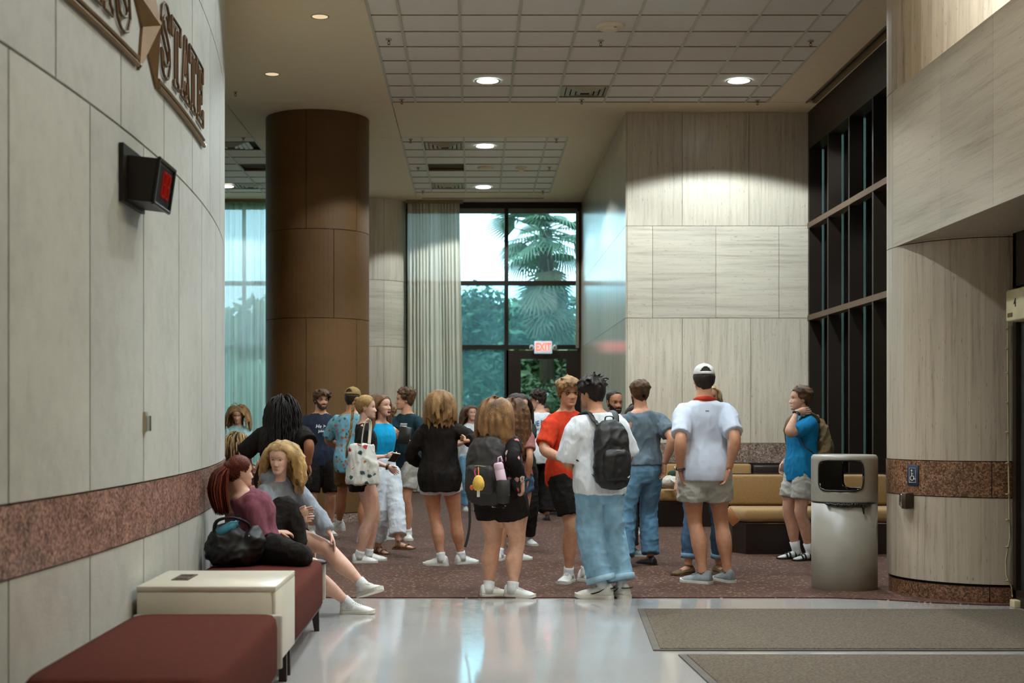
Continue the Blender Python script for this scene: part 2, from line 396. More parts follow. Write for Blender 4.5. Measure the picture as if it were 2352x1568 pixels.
# ---- tall window wall on the right, X = 4.47, with deep dark fins
WX = 4.47
win_r = MB().box(WX, WX+.20, 11.4, 19.0, 4.98, HC+.02).obj('window_1', DARKFR, kind='structure')
ym = 18.98
fins = [19.0-.03-1.01*k for k in range(8)]
for y in fins: MB().box(WX, WX+.17, y-.03, y+.02, .42, 4.98).obj('mullion', DARKFR, win_r)
for z in (2.73, 3.96): MB().box(WX-.012, WX+.10, 11.4, 19.0, z-.035, z+.035).obj('transom', mat('transom_bronze', (92, 66, 44), .4, .4), win_r)
for y in fins[1:]:
    for z0, z1 in ((.42, 2.73), (2.73, 3.96), (3.96, 4.98)):
        MB().box(WX+.17, WX+.178, y+.02, y+.98, z0, z1).obj('pane', GLASS_R, win_r)
MB().box(WX, WX+.25, 11.4, 19, 0, .42).obj('wall_right_sill', TRAV_V, kind='structure')
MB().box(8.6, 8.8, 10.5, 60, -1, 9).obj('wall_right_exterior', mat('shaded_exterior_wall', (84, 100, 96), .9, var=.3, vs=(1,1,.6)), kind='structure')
MB().box(4.75, 60, 11.7, 27.3, -.3, -.05).obj('ground_paving', mat('paving_grey', (120, 122, 116), .9, var=.15, vs=(1,1,1)), kind='structure')
# ---- back window wall, Y = 26.9
BY = 26.9; bx = lambda u: (u-CX)/F*BY
win_b = MB().box(-1.3, TX0+.02, BY-.05, BY+.12, 5.36, HC).obj('window_2', DARKFR, kind='structure')
z_t1, z_t2 = 3.955, 2.745
for x, wd in ((-1.28, .06), (bx(1163), .075), (1.985, .06)): MB().box(x-wd/2, x+wd/2, BY-.06, BY+.10, 0, 5.36).obj('mullion', DARKFR, win_b)
for z in (z_t1, z_t2): MB().box(-1.28, 2.0, BY-.05, BY+.09, z-.04, z+.04).obj('transom', DARKFR, win_b)
MB().box(-1.28, bx(1163), BY-.05, BY+.09, 0, .10).obj('transom', DARKFR, win_b)
MB().box(-1.28, 2.0, BY-.05, BY+.02, 5.27, 5.36).obj('head_rail', mat('grey_head_rail', (112, 112, 100), .5), win_b)
for x0, x1 in ((-1.28, bx(1163)), (bx(1163), 1.97)):
    for z0, z1 in ((.1, z_t2), (z_t2, z_t1), (z_t1, 5.3)):
        if x0 > 0 and z0 < 1: continue
        MB().box(x0+.02, x1-.02, BY+.02, BY+.028, z0+.03, z1-.03).obj('pane', GLASS_B if z0 > 3.5 else GLASS_L, win_b)
MB().box(1.925, 1.985, BY-.085, BY-.05, z_t2-.02, 5.3).obj('side_trim', mat('grey_trim', (150, 140, 118), .5), win_b)
# glazed exit door
dx0, dx1 = bx(1178), 1.955
dd = MB().box(bx(1163), bx(1196), BY-.06, BY+.02, 0, 2.68).box(bx(1300), dx1, BY-.06, BY+.02, 0, 2.68).box(bx(1196), bx(1300), BY-.06, BY+.02, 2.52, 2.68).box(bx(1196), bx(1300), BY-.06, BY+.02, 0, .28)
door_2 = dd.obj('door_2', DARKFR, kind='structure')
MB().box(bx(1196), bx(1300), BY-.02, BY-.012, .28, 2.52).obj('pane', glass_pane('door_glass', (.63, .72, .69)), door_2)
MB().box(bx(1198), bx(1298), BY-.14, BY-.09, .98, 1.04).box(bx(1200), bx(1204), BY-.10, BY-.05, .98, 1.04).box(bx(1292), bx(1296), BY-.10, BY-.05, .98, 1.04).obj('push_bar', CHROME, door_2)
MB().box(bx(1254), bx(1260), BY-.028, BY-.021, P(0, 908, BY)[2], P(0, 902, BY)[2]).obj('sticker', mat('blue_sticker', (150, 205, 225), .5, emit=(120,190,220), estr=.15), door_2)
# left back window (behind sheer curtains)
win_l = MB().box(-13, -2.7, BY-.02, BY+.12, 5.36, HC).obj('window_3', DARKFR, kind='structure')
for x in (-10.6, -9.2, -7.8, -6.4, -5.0, -4.35, -2.78): MB().box(x-.03, x+.03, BY, BY+.1, 0, 5.36).obj('mullion', DARKFR, win_l)
for z in (z_t1, z_t2): MB().box(-13, -2.7, BY, BY+.09, z-.04, z+.04).obj('transom', DARKFR, win_l)
for x0, x1 in ((-10.6, -9.2), (-9.2, -7.8), (-7.8, -6.4), (-6.4, -5.0), (-5.0, -4.35), (-4.35, -2.78)):
    MB().box(x0+.03, x1-.03, BY+.03, BY+.036, .05, 5.36).obj('pane', GLASS_B, win_l)
# unseen enclosure
MB().box(-13.1, -13, -8, 27.3, 0, HC).obj('wall_far_left', LIME, kind='structure')
MB().box(-13, 9, -8.1, -8, 0, HC).obj('wall_rear', LIME, kind='structure')
MB().box(2.0, 4.5, BY-.05, BY+.12, 0, HC).obj('wall_back', JOINT, kind='structure')
# ---- curtains
def curtain(name, x0, x1, y, z0, z1, folds, amp, m, seed, taper=0):
    rnd = random.Random(seed); nx = folds*10; nz = 14; v = []; f = []
    ph = [rnd.uniform(-.5, .5) for _ in range(folds+2)]
    for j in range(nz+1):
        t = j/nz; z = z1+(z0-z1)*t
        for i in range(nx+1):
            s = i/nx; k = s*folds
            am = amp*(.55+.45*t)*(1+.55*math.sin(k*1.7+seed)+.3*math.sin(k*.63)); a = 2*math.pi*k+1.6*math.sin(k*.9+seed)+.35*math.sin(3*t+k)
            x = x0+(x1-x0)*s+taper*t*s+.012*math.sin(a*2+t*2)
            v.append((x, y+am*math.sin(a), z))
    for j in range(nz):
        for i in range(nx):
            a = j*(nx+1)+i; f.append((a, a+nx+1, a+nx+2, a+1))
    return MB().add(v, f).mesh(name, m, True)
c1 = ob('curtain', curtain('curtain', -1.245, -.26, 26.62, .03, 5.42, 15, .045, SHEER2, 3, taper=.10), label='cream pleated curtain gathered beside the tall back window', cat='curtain', group='curtains')
c2 = ob('curtain', curtain('curtain', -8.2, -2.72, 26.55, .03, 5.42, 46, .05, SHEER, 5), label='sheer white curtain glowing with daylight behind the round column', cat='curtain', group='curtains')
MB().box(-8.4, -2.7, 26.46, 26.64, 5.42, HC).obj('curtain_pocket', mat('curtain_track', (150, 128, 92), .6), c2)
MB().box(-1.26, -.2, 26.55, 26.68, 5.42, HC).obj('curtain_pocket', mat('curtain_track', (150, 128, 92), .6), c1)
# ---- ceiling
ceiling = MB().box(-13, 5.0, -8, 27.5, HC+.04, HC+.2).obj('ceiling', GAPM, kind='structure')
g = .005
A1 = (-1.06, 3.80, 12.63, 18.42); A2 = (-1.06, 1.374, 20.69, 25.72); A3 = (-5.66, -3.22, 20.69, 25.72)
SLOT = (4.30, 4.44, 11.4, 18.9)
gy = [(-13, 4.95, -8, 12.63), (-13, A1[0], 12.63, 18.42), (A1[1], SLOT[0], 12.63, 18.42), (SLOT[1], 4.7, 12.63, 18.42),
      (-13, -3.22, 18.42, 20.69), (-3.22, A1[0], 18.42, 20.69), (A1[0], 4.6, 18.42, 20.69),
      (-13, A3[0], 20.69, 25.72), (A3[1], A2[0], 20.69, 25.72), (A2[1], 2.2, 20.69, 25.72), (-13, -3.22, 25.72, 27.4), (-3.22, A2[0], 25.72, 27.4), (A2[0], 2.2, 25.72, 27.4)]
for x0, x1, y0, y1 in gy: MB().box(x0+g, x1-g, y0+g, y1-g, HC, HC+.05).obj('plaster_panel', GYP, ceiling)
MB().box(SLOT[0]+.03, SLOT[1]-.03, 12.7, 18.4, HC+.02, HC+.04).obj('track_slot', BLACKM, ceiling)
MB().box(SLOT[0], SLOT[0]+.02, 12.7, 18.42, HC-.012, HC+.02).box(SLOT[1]-.05, SLOT[1], 12.7, 18.42, HC-.012, HC+.02).obj('track_trim', mat('slot_trim', (128, 104, 70), .6), ceiling)
skip = set(); specials = {}
def cell(a, xi, yi): return (a, xi, yi)
def grid_area(tagk, A, xl, yl, omit):
    xs_ = [A[0]]+[x for x in xl if A[0]+.05 < x < A[1]-.05]+[A[1]]; ys_ = [A[2]]+[y for y in yl if A[2]+.05 < y < A[3]-.05]+[A[3]]
    me_cache = {}
    for i, (a, b) in enumerate(zip(xs_[:-1], xs_[1:])):
        for j, (c, d) in enumerate(zip(ys_[:-1], ys_[1:])):
            cxm, cym = (a+b)/2, (c+d)/2
            if any(a < ox < b and c < oy < d for ox, oy in omit): continue
            key = (round(b-a, 3), round(d-c, 3))
            if key not in me_cache:
                hx, hy = (b-a)/2-.004, (d-c)/2-.004
                me_cache[key] = MB().box(-hx, hx, -hy, hy, .008, .03).mesh('ceiling_tile', TILE)
            o = ob('ceiling_tile', me_cache[key], ceiling); o.location = (cxm, cym, HC)
    for x in xs_: MB().box(x-.014, x+.014, A[2], A[3], HC-.003, HC+.03).obj('grid_bar', GRID, ceiling)
    for y in ys_: MB().box(A[0], A[1], y-.0045, y+.0045, HC-.001, HC+.03).obj('grid_bar', mat('grid_cross', (140, 112, 78), .6), ceiling)
XL = [-.755+.6105*k for k in range(-12, 9)]
Y1 = [18.14-.613*k for k in range(10, -1, -1)]; Y2 = [21.06+.611*k for k in range(9)]
VENTS = [(1343, 210), (1022, 335), (1030, 427), (576, 427), (531, 335)]
def cxy(u, v): d = F*4.11/(CY-v); return ((u-CX)/F*d, d)
vents = [cxy(*q) for q in VENTS]; holes = [cxy(1025, 384), cxy(552, 384)]
grid_area('a', A1, XL, Y1, vents); grid_area('b', A2, XL, Y2, vents+holes); grid_area('c', A3, XL, Y2, vents+holes)
MB().box(A2[0]+.1, 1.30, 26.36, 26.40, HC-.004, HC+.01).obj('slot_diffuser', BLACKM, ceiling)
# ================================================================ PEOPLE: builders
def sm_lap(me, it=3, lam=.5, fixed=None):
    n = len(me.vertices); co = np.empty(n*3, np.float32); me.vertices.foreach_get('co', co); co = co.reshape(-1, 3).astype(np.float64)
    e = np.empty(len(me.edges)*2, np.int32); me.edges.foreach_get('vertices', e); e = e.reshape(-1, 2)
    deg = np.bincount(e.ravel(), minlength=n).astype(float)[:, None]; deg[deg == 0] = 1
    for k in range(it):
        s = np.zeros((n, 3))
        for a in range(3):
            s[:, a] = np.bincount(e[:, 0], co[e[:, 1], a], n)+np.bincount(e[:, 1], co[e[:, 0], a], n)
        co += (s/deg-co)*lam
    me.vertices.foreach_set('co', co.astype(np.float32).ravel()); me.update()
WORK = bpy.data.scenes.new("workbench")          # scratch scene for fusing meshes, removed at the end
def remesh(mb, vox, smooth=3):
    """fuse overlapping closed shapes into one continuous skin"""
    me = bpy.data.meshes.new('tmp'); me.from_pydata(mb.v, [], mb.f); me.update()
    o = bpy.data.objects.new('tmp', me); WORK.collection.objects.link(o)
    m = o.modifiers.new('r', 'REMESH'); m.mode = 'VOXEL'; m.voxel_size = vox; m.adaptivity = 0
    WORK.view_layers[0].update(); dg = WORK.view_layers[0].depsgraph
    out = bpy.data.meshes.new_from_object(o.evaluated_get(dg))
    bpy.data.objects.remove(o); bpy.data.meshes.remove(me)
    if smooth: sm_lap(out, smooth)
    return out
def vco(me):
    a = np.empty(len(me.vertices)*3, np.float32); me.vertices.foreach_get('co', a); return a.reshape(-1, 3)
def vno(me):
    a = np.empty(len(me.vertices)*3, np.float32); me.vertices.foreach_get('normal', a); return a.reshape(-1, 3)
def wrinkle(me, amp, sx, sz, seed, ridge=True):
    """cloth folds: sharp ridged noise in two sizes along the normals"""
    co = vco(me).copy(); no = vno(me); d = np.empty(len(co)); nz = mnoise.noise
    for i, p in enumerate(co):
        x, y, z = float(p[0]), float(p[1]), float(p[2])
        w1 = nz(V(x*4+seed, y*4, z*4))*.5
        q = V(x*sx+seed*3.1+w1, y*sx, z*sz+x*3.0*w1+seed)
        h = 1-abs(nz(q))*2.6; h2 = 1-abs(nz(q*2.1+V(7, 3, 1)))*2.4
        d[i] = .75*h*abs(h)+.40*h2*abs(h2)-.35
    co += no*(d*amp)[:, None].astype(np.float32)
    me.vertices.foreach_set('co', co.ravel()); me.update()
def finish(me, mats):
    me.materials.clear()
    for m in (mats if isinstance(mats, (list, tuple)) else [mats]): me.materials.append(m)
    me.polygons.foreach_set('use_smooth', [True]*len(me.polygons)); me.update(); return me
def V(*a): return Vector(a)
def loft(mb, pts, ra, rb, side, n=14, mi=0, sq=2.0, recess=None, caps=True):
    """rings of ellipses along pts; side = x-axis hint (vector or list)"""
    m = len(pts); vv = []
    for i in range(m):
        t = (pts[min(i+1, m-1)]-pts[max(i-1, 0)]).normalized()
        s = side[i] if isinstance(side, list) else side
        s = (s-t*s.dot(t)).normalized(); w_ = t.cross(s)
        for k in range(n):
            a = 2*math.pi*k/n; c, d = math.cos(a), math.sin(a)
            if sq != 2.0: c = math.copysign(abs(c)**(2/sq), c); d = math.copysign(abs(d)**(2/sq), d)
            vv.append(pts[i]+s*(ra[i]*c)+w_*(rb[i]*d))
    f = [(j*n+k, j*n+(k+1) % n, (j+1)*n+(k+1) % n, (j+1)*n+k) for j in range(m-1) for k in range(n)]
    if caps: f += [tuple(range(n-1, -1, -1)), tuple(range((m-1)*n, m*n))]
    mb.add(vv, f, mi)
ARMK = 1.0
def interp(tab, x):
    for (x0, *a), (x1, *b) in zip(tab[:-1], tab[1:]):
        if x <= x1:
            t = max(0, min(1, (x-x0)/(x1-x0) if x1 > x0 else 0)); return [p+(q-p)*t for p, q in zip(a, b)]
    return list(tab[-1][1:])
def ik(a, b, l1, l2, pole):
    d = b-a; L = d.length
    if L > (l1+l2)*.995: b = a+d*((l1+l2)*.995/L); d = b-a; L = d.length
    u = d/L; x = (l1*l1-l2*l2+L*L)/(2*L); h = math.sqrt(max(0, l1*l1-x*x))
    p = pole-u*pole.dot(u); p = p.normalized() if p.length > 1e-5 else u.orthogonal()
    return a+u*x+p*h, b
def limb(a, k, b, us, blend=.16):
    """points along a-k-b at parameters us in 0..2, the joint rounded"""
    out = []
    for u in us:
        if u < 1-blend: p = a.lerp(k, u)
        elif u > 1+blend: p = k.lerp(b, u-1)
        else:
            t = (u-(1-blend))/(2*blend); q0 = a.lerp(k, 1-blend); q2 = k.lerp(b, blend)
            p = q0*((1-t)**2)+k*(2*t*(1-t))+q2*(t*t)
        out.append(p)
    return out
TORSO = {'m': [(.455, .060, .050, .006), (.48, .084, .060, .006), (.51, .094, .065, .008), (.54, .095, .064, .006), (.58, .089, .058, .0), (.62, .085, .054, -.002), (.66, .088, .056, -.004),
               (.70, .096, .061, -.004), (.74, .103, .063, -.002), (.775, .106, .060, .002), (.805, .100, .050, .006), (.825, .074, .040, .008), (.842, .044, .036, .008)],
         'f': [(.455, .066, .052, .008), (.48, .092, .064, .010), (.51, .101, .070, .012), (.54, .099, .066, .008), (.58, .086, .056, .0), (.62, .074, .050, -.002), (.66, .076, .052, -.006),
               (.70, .084, .060, -.012), (.735, .088, .062, -.012), (.77, .090, .054, -.002), (.80, .086, .044, .006), (.825, .062, .035, .010), (.842, .036, .031, .010)]}
LEGR = [(0, .054), (.15, .055), (.35, .051), (.6, .044), (.82, .0365), (.95, .034), (1.05, .033), (1.15, .0325), (1.3, .0355), (1.42, .036), (1.55, .0325), (1.7, .026), (1.85, .0208), (1.95, .0205), (2.0, .022)]
ARMR = [(0, .033), (.15, .034), (.4, .030), (.7, .0262), (.9, .0245), (1.0, .0245), (1.15, .0258), (1.3, .0258), (1.5, .0225), (1.75, .0175), (1.9, .0160), (2.0, .0160)]
HEADT = [(0, .07, -.34, -.20), (.025, .135, -.375, -.10), (.06, .175, -.395, -.02), (.12, .215, -.402, .08), (.20, .247, -.398, .14), (.28, .268, -.392, .19), (.36, .285, -.388, .25), (.44, .298, -.384, .31),
         (.50, .307, -.378, .355), (.57, .318, -.388, .395), (.64, .328, -.388, .42), (.72, .332, -.372, .43), (.80, .318, -.332, .415), (.87, .286, -.27, .372), (.93, .232, -.185, .30), (.97, .160, -.10, .215), (.992, .085, -.02, .13), (1.0, .02, .03, .07)]
def g(x, s): return math.exp(-(x/s)**2)
def head_mesh(hs, mx, fem, expr, n=44):
    """head with face relief; returns verts, faces and unit coordinates. hs = chin-to-crown height"""
    zs = [0, .012, .03, .055, .08, .105, .13, .15, .165, .18, .195, .21, .225, .24, .26, .28, .295, .31, .33, .35, .375, .4, .425, .45, .47, .49, .51, .53, .555, .58, .61, .65, .69, .73, .77, .81, .85, .885, .915, .94, .96, .978, .991, 1.0]
    u = []; v = []
    for z in zs:
        a, yf, yb = interp(HEADT, z)
        if fem: a *= 1-.07*max(0, min(1, (.42-z)/.2))
        yc = (yf+yb)/2; hd = (yb-yf)/2
        for k in range(n):
            ph = 2*math.pi*k/n; ph = ph+.28*math.sin(2*ph)*0 - .22*math.sin(ph)        # denser at the face (ph=0 -> front)
            s_, c_ = math.sin(ph), math.cos(ph)
            x = a*math.copysign(abs(s_)**.92, s_); y = yc-hd*math.copysign(abs(c_)**.92, c_)
            if c_ > 0:
                fr = c_**2; ax = abs(x)
                nose = (interp([(.27, 0), (.295, .045), (.33, .115), (.36, .10), (.42, .062), (.48, .030), (.53, .005), (.56, 0)], z)[0])*(g(x, .040+.030*max(0, (.42-z)/.12)) if z < .6 else 0)
                y -= nose*(.86 if fem else 1)
                y += .040*g(ax-.135, .075)*g(z-.495, .048)*fr*1.5
                y -= .014*g(ax-.11, .12)*g(z-.575, .03)*(0.4 if fem else 1)
                y -= .020*g(x, .10)*g(z-.205, .028)
                y += .012*g(x, .13)*g(z-.135, .022)
                y -= .022*g(x, .10)*g(z-.07, .045)
                ck = .02*(1.6 if expr in ('smile', 'laugh') else 1)
                y -= ck*g(ax-.17, .07)*g(z-.36, .06)
                y += .018*g(ax-.22, .05)*g(z-.22, .06)
            if z < .22 and c_ < 0: y += 0
            u.append((x, y, z)); v.append(mx @ V(x*hs, y*hs, z*hs))
    m = len(zs)
    f = [(j*n+k, (j+1)*n+k, (j+1)*n+(k+1) % n, j*n+(k+1) % n) for j in range(m-1) for k in range(n)]
    f += [tuple(range(n)), tuple(range(m*n-1, (m-1)*n-1, -1))]
    return v, f, u
def scalp_line(y, kind='n'):
    t = [(-.42, .80), (-.28, .80), (-.20, .70), (-.13, .56), (-.06, .47), (.02, .52), (.07, .50), (.11, .34), (.17, .22), (.45, .16)]
    if kind == 'receded': t = [(-.42, .88), (-.25, .90), (-.18, .74), (-.12, .58), (-.06, .46), (.02, .52), (.07, .5), (.11, .34), (.17, .22), (.45, .18)]
    return interp(t, y)[0]
def skin_mat(name, c):
    if name in _mc: return _mc[name]
    m, nt, b = newmat(name); c = lin(c); v = coords(nt)
    col = ramp(nt, noise_tex(nt, v, 22, 3), [(.3, tuple(x*k for x, k in zip(c, (.92, .84, .80)))), (.7, sc_(c, 1.06))])
    nt.links.new(col, b.inputs['Base Color']); b.inputs['Roughness'].default_value = .48; b.inputs['Specular IOR Level'].default_value = .4
    _mc[name] = m; return m
def hair_mat(name, dark, light):
    key = 'hair_'+name
    if key in _mc: return _mc[key]
    m, nt, b = newmat(key)
    at = nd(nt, 'ShaderNodeAttribute'); at.attribute_name = 'hv'
    n = mix(nt, .5, noise_tex(nt, coords(nt, (70, 70, 9)), 1, 2), noise_tex(nt, coords(nt, (300, 300, 14)), 1, 1, .7))
    bumpn(nt, b, noise_tex(nt, coords(nt, (320, 320, 12)), 1, 0, .7), .5, .012)
    nt.links.new(ramp(nt, mix(nt, .55, n, at.outputs['Fac']), [(.25, lin(dark)), (.75, lin(light))]), b.inputs['Base Color'])
    b.inputs['Roughness'].default_value = .52; b.inputs['Specular IOR Level'].default_value = .35
    _mc[key] = m; return m
EYEW = mat('eye_white', (222, 216, 206), .25, var=.02); IRIS = mat('iris_dark', (44, 30, 22), .2, var=.05); TEETH = mat('teeth', (232, 226, 212), .3, var=.02)
MOUTHD = mat('mouth_inside', (70, 22, 18), .6)
def hand(mb, wr, d, nrm, H, curl=.45, spread=.06, mi=0, thumb=.5, side=1):
    """palm and five fingers. wr wrist point, d pointing direction, nrm palm normal (palm side), side: +1 thumb on +s"""
    k = H/1.75*.96; d = d.normalized(); nrm = (nrm-d*nrm.dot(d)).normalized(); s = d.cross(nrm)*side   # thumb side
    pts = [wr-d*.012*k, wr+d*.012*k, wr+d*.035*k, wr+d*.065*k, wr+d*.088*k, wr+d*.099*k]
    loft(mb, pts, [.026*k, .028*k, .036*k, .041*k, .040*k, .032*k], [.019*k, .0185*k, .0175*k, .015*k, .012*k, .008*k], s, 10, mi)
    for i, (off, L, r) in enumerate(((.029, .070, .0088), (.0095, .080, .0090), (-.0105, .074, .0086), (-.029, .058, .0076))):
        p = wr+d*(.088-.004*abs(i-1.3))*k+s*off*k; dirv = (d+s*(off*spread*18)).normalized(); P_ = [p-dirv*.012*k, p]; cang = 0
        for q, fr in enumerate((.45, .30, .25)):
            cang += curl*(.55 if q == 0 else 1.0)*(1+.06*i)
            dd = dirv*math.cos(cang)+nrm*math.sin(cang); P_ += [P_[-1]+dd*(L*fr*k*.55), P_[-1]+dd*(L*fr*k)]
        rr = [r*k, r*k, r*1.02*k, r*.95*k, r*.95*k, r*.88*k, r*.85*k, r*.55*k]
        loft(mb, P_, rr, [x*.92 for x in rr], s, 7, mi)
    p = wr+d*.024*k+s*.026*k; td = (d*.62+s*.70+nrm*(.15+.45*thumb)).normalized(); P_ = [p-td*.012*k, p, p+td*.018*k]
    t2 = (d*.85+s*(.35-.5*thumb)+nrm*(.25+.5*thumb)).normalized(); P_ += [P_[-1]+t2*.016*k, P_[-1]+t2*.030*k, P_[-1]+t2*.048*k, P_[-1]+t2*.054*k]
    rr = [.013*k, .0125*k, .0115*k, .0105*k, .0100*k, .0085*k, .005*k]
    loft(mb, P_, rr, [x*.9 for x in rr], nrm, 7, mi)
def shoe_parts(L, kind, c_up, c_sole, c_acc):
    """returns dict name -> (MB, materials) in a frame: heel at y=+.26L, toe at y=-.74L, z=0 floor"""
    up = MB(); so = MB(); la = MB(); ac = MB()
    Y = lambda t: L*(.26-t)
    prof = [(0, .30, .30), (.03, .41, .40), (.10, .47, .42), (.20, .47, .395), (.30, .46, .385), (.40, .47, .345), (.52, .52, .29), (.66, .58, .25), (.80, .58, .215), (.91, .49, .18), (.97, .35, .14), (1.0, .17, .09)]
    W = L*.335
    hgt = {'sneaker': 1.0, 'loafer': .78, 'boot': 1.0, 'runner': 1.0}.get(kind, 1)
    sh = L*(.105 if kind in ('sneaker', 'runner') else .06)
    def ring(t, wf, hf, z0, z1f, n=12):
        w2 = W*wf; out = []
        for k in range(n):
            a = math.pi*k/(n-1); c_, s_ = math.cos(a), math.sin(a)
            taper = 1-.38*(s_**2)*(1 if t < .5 else .55)
            out.append(V(w2*c_*taper if k not in (0, n-1) else w2*c_, Y(t), z0+(L*hf*hgt*z1f-z0)*(s_**.8)))
        return out
    n = 12; vv = []; ff = []
    for t, wf, hf in prof: vv += ring(t, wf, hf, sh*.55, 1)
    m = len(prof)
    ff = [(j*n+k, (j+1)*n+k, (j+1)*n+k+1, j*n+k+1) for j in range(m-1) for k in range(n-1)]+[((j+1)*n, j*n, j*n+n-1, (j+1)*n+n-1) for j in range(m-1)]
    ff += [tuple(range(n)), tuple(range(m*n-1, (m-1)*n-1, -1))]
    up.add(vv, ff)
    # sole: outline slab with toe spring
    ol = []; wide = 1.09 if kind in ('sneaker', 'runner') else 1.04
    sp = [(0-.012, .20)]+[(t, wf*wide) for t, wf, hf in prof]+[(1.015, .12)]
    ring_o = [(W*wf, Y(t)) for t, wf in sp]+[(-W*wf, Y(t)) for t, wf in reversed(sp)]
    spring = lambda y: max(0, (-y/L-.52))**1.5*L*.35
    no_ = len(ring_o)
    z1 = sh
    vv = [(x*.97, y, spring(y)) for x, y in ring_o]+[(x*1.0, y, z1*.5+spring(y)) for x, y in ring_o]+[(x*.985, y, z1+spring(y)) for x, y in ring_o]
    ff = [tuple(range(no_-1, -1, -1)), tuple(range(2*no_, 3*no_))]+[(r*no_+i, r*no_+(i+1) % no_, (r+1)*no_+(i+1) % no_, (r+1)*no_+i) for r in range(2) for i in range(no_)]
    so.add(vv, ff)
    if kind in ('sneaker', 'runner'):
        for t in (.40, .45, .50, .55, .60):
            h = interp([(p[0], p[2]) for p in prof], t)[0]*L; w2 = W*.24
            la.tube([V(-w2, Y(t), h*.93), V(-w2*.5, Y(t)-.002, h*1.0), V(0, Y(t), h*1.025), V(w2*.5, Y(t)-.002, h*1.0), V(w2, Y(t), h*.93)], L*.013, 5)
        h = L*.335; la.tube([V(0, Y(.38), h*.98), V(L*.08, Y(.36), h*1.16), V(L*.10, Y(.41), h*1.0), V(0, Y(.40), h*.96)], L*.011, 5)
        la.tube([V(0, Y(.38), h*.98), V(-L*.08, Y(.35), h*1.14), V(-L*.11, Y(.40), h*1.0), V(0, Y(.40), h*.96)], L*.011, 5)
    return up, so, la
def mesh_lists(me):
    v = vco(me).tolist(); f = [tuple(p.vertices) for p in me.polygons]; return v, f
def clump(mb, hv, pts, w0, w1, val, n=3, flat=.75, ctr=None):
    """one lock of hair; with ctr it is a flat ribbon ridge facing away from that point"""
    m = len(pts); vv = []; side = None; n = 3 if ctr is not None else n
    for i, p in enumerate(pts):
        t = (pts[min(i+1, m-1)]-pts[max(i-1, 0)])
        t = t.normalized() if t.length > 1e-7 else V(0, 0, -1); s = i/(m-1)
        if ctr is not None:
            o_ = V(p.x-ctr.x, p.y-ctr.y, max(0, p.z-ctr.z)); side = t.cross(o_)
            r = w0*(.75+.9*s*(1-s))*(1-s*.15)+(w1-w0)*max(0, s-.7)/.3*.8
        else:
            if side is None: side = t.cross(V(.3, .5, .8))
            r = w0*(1-s)**.6+w1*s if s < 1 else w1*.5
        side = side-t*side.dot(t); side = side.normalized() if side.length > 1e-5 else t.orthogonal().normalized()
        up = side.cross(t)
        if ctr is not None:
            if up.dot(o_) < 0: up = -up
            vv += [p+side*r, p+up*(r*.42), p-side*r]
        else:
            for k in range(n):
                a = 2*math.pi*k/n; vv.append(p+side*(math.cos(a)*r)+up*(math.sin(a)*r*flat))
    ff = [(j*n+k, j*n+(k+1) % n, (j+1)*n+(k+1) % n, (j+1)*n+k) for j in range(m-1) for k in range(n)]+[tuple(range(n-1, -1, -1)), tuple(range((m-1)*n, m*n))]
    mb.add(vv, ff); hv += [val]*len(vv)
class Person:
    pass
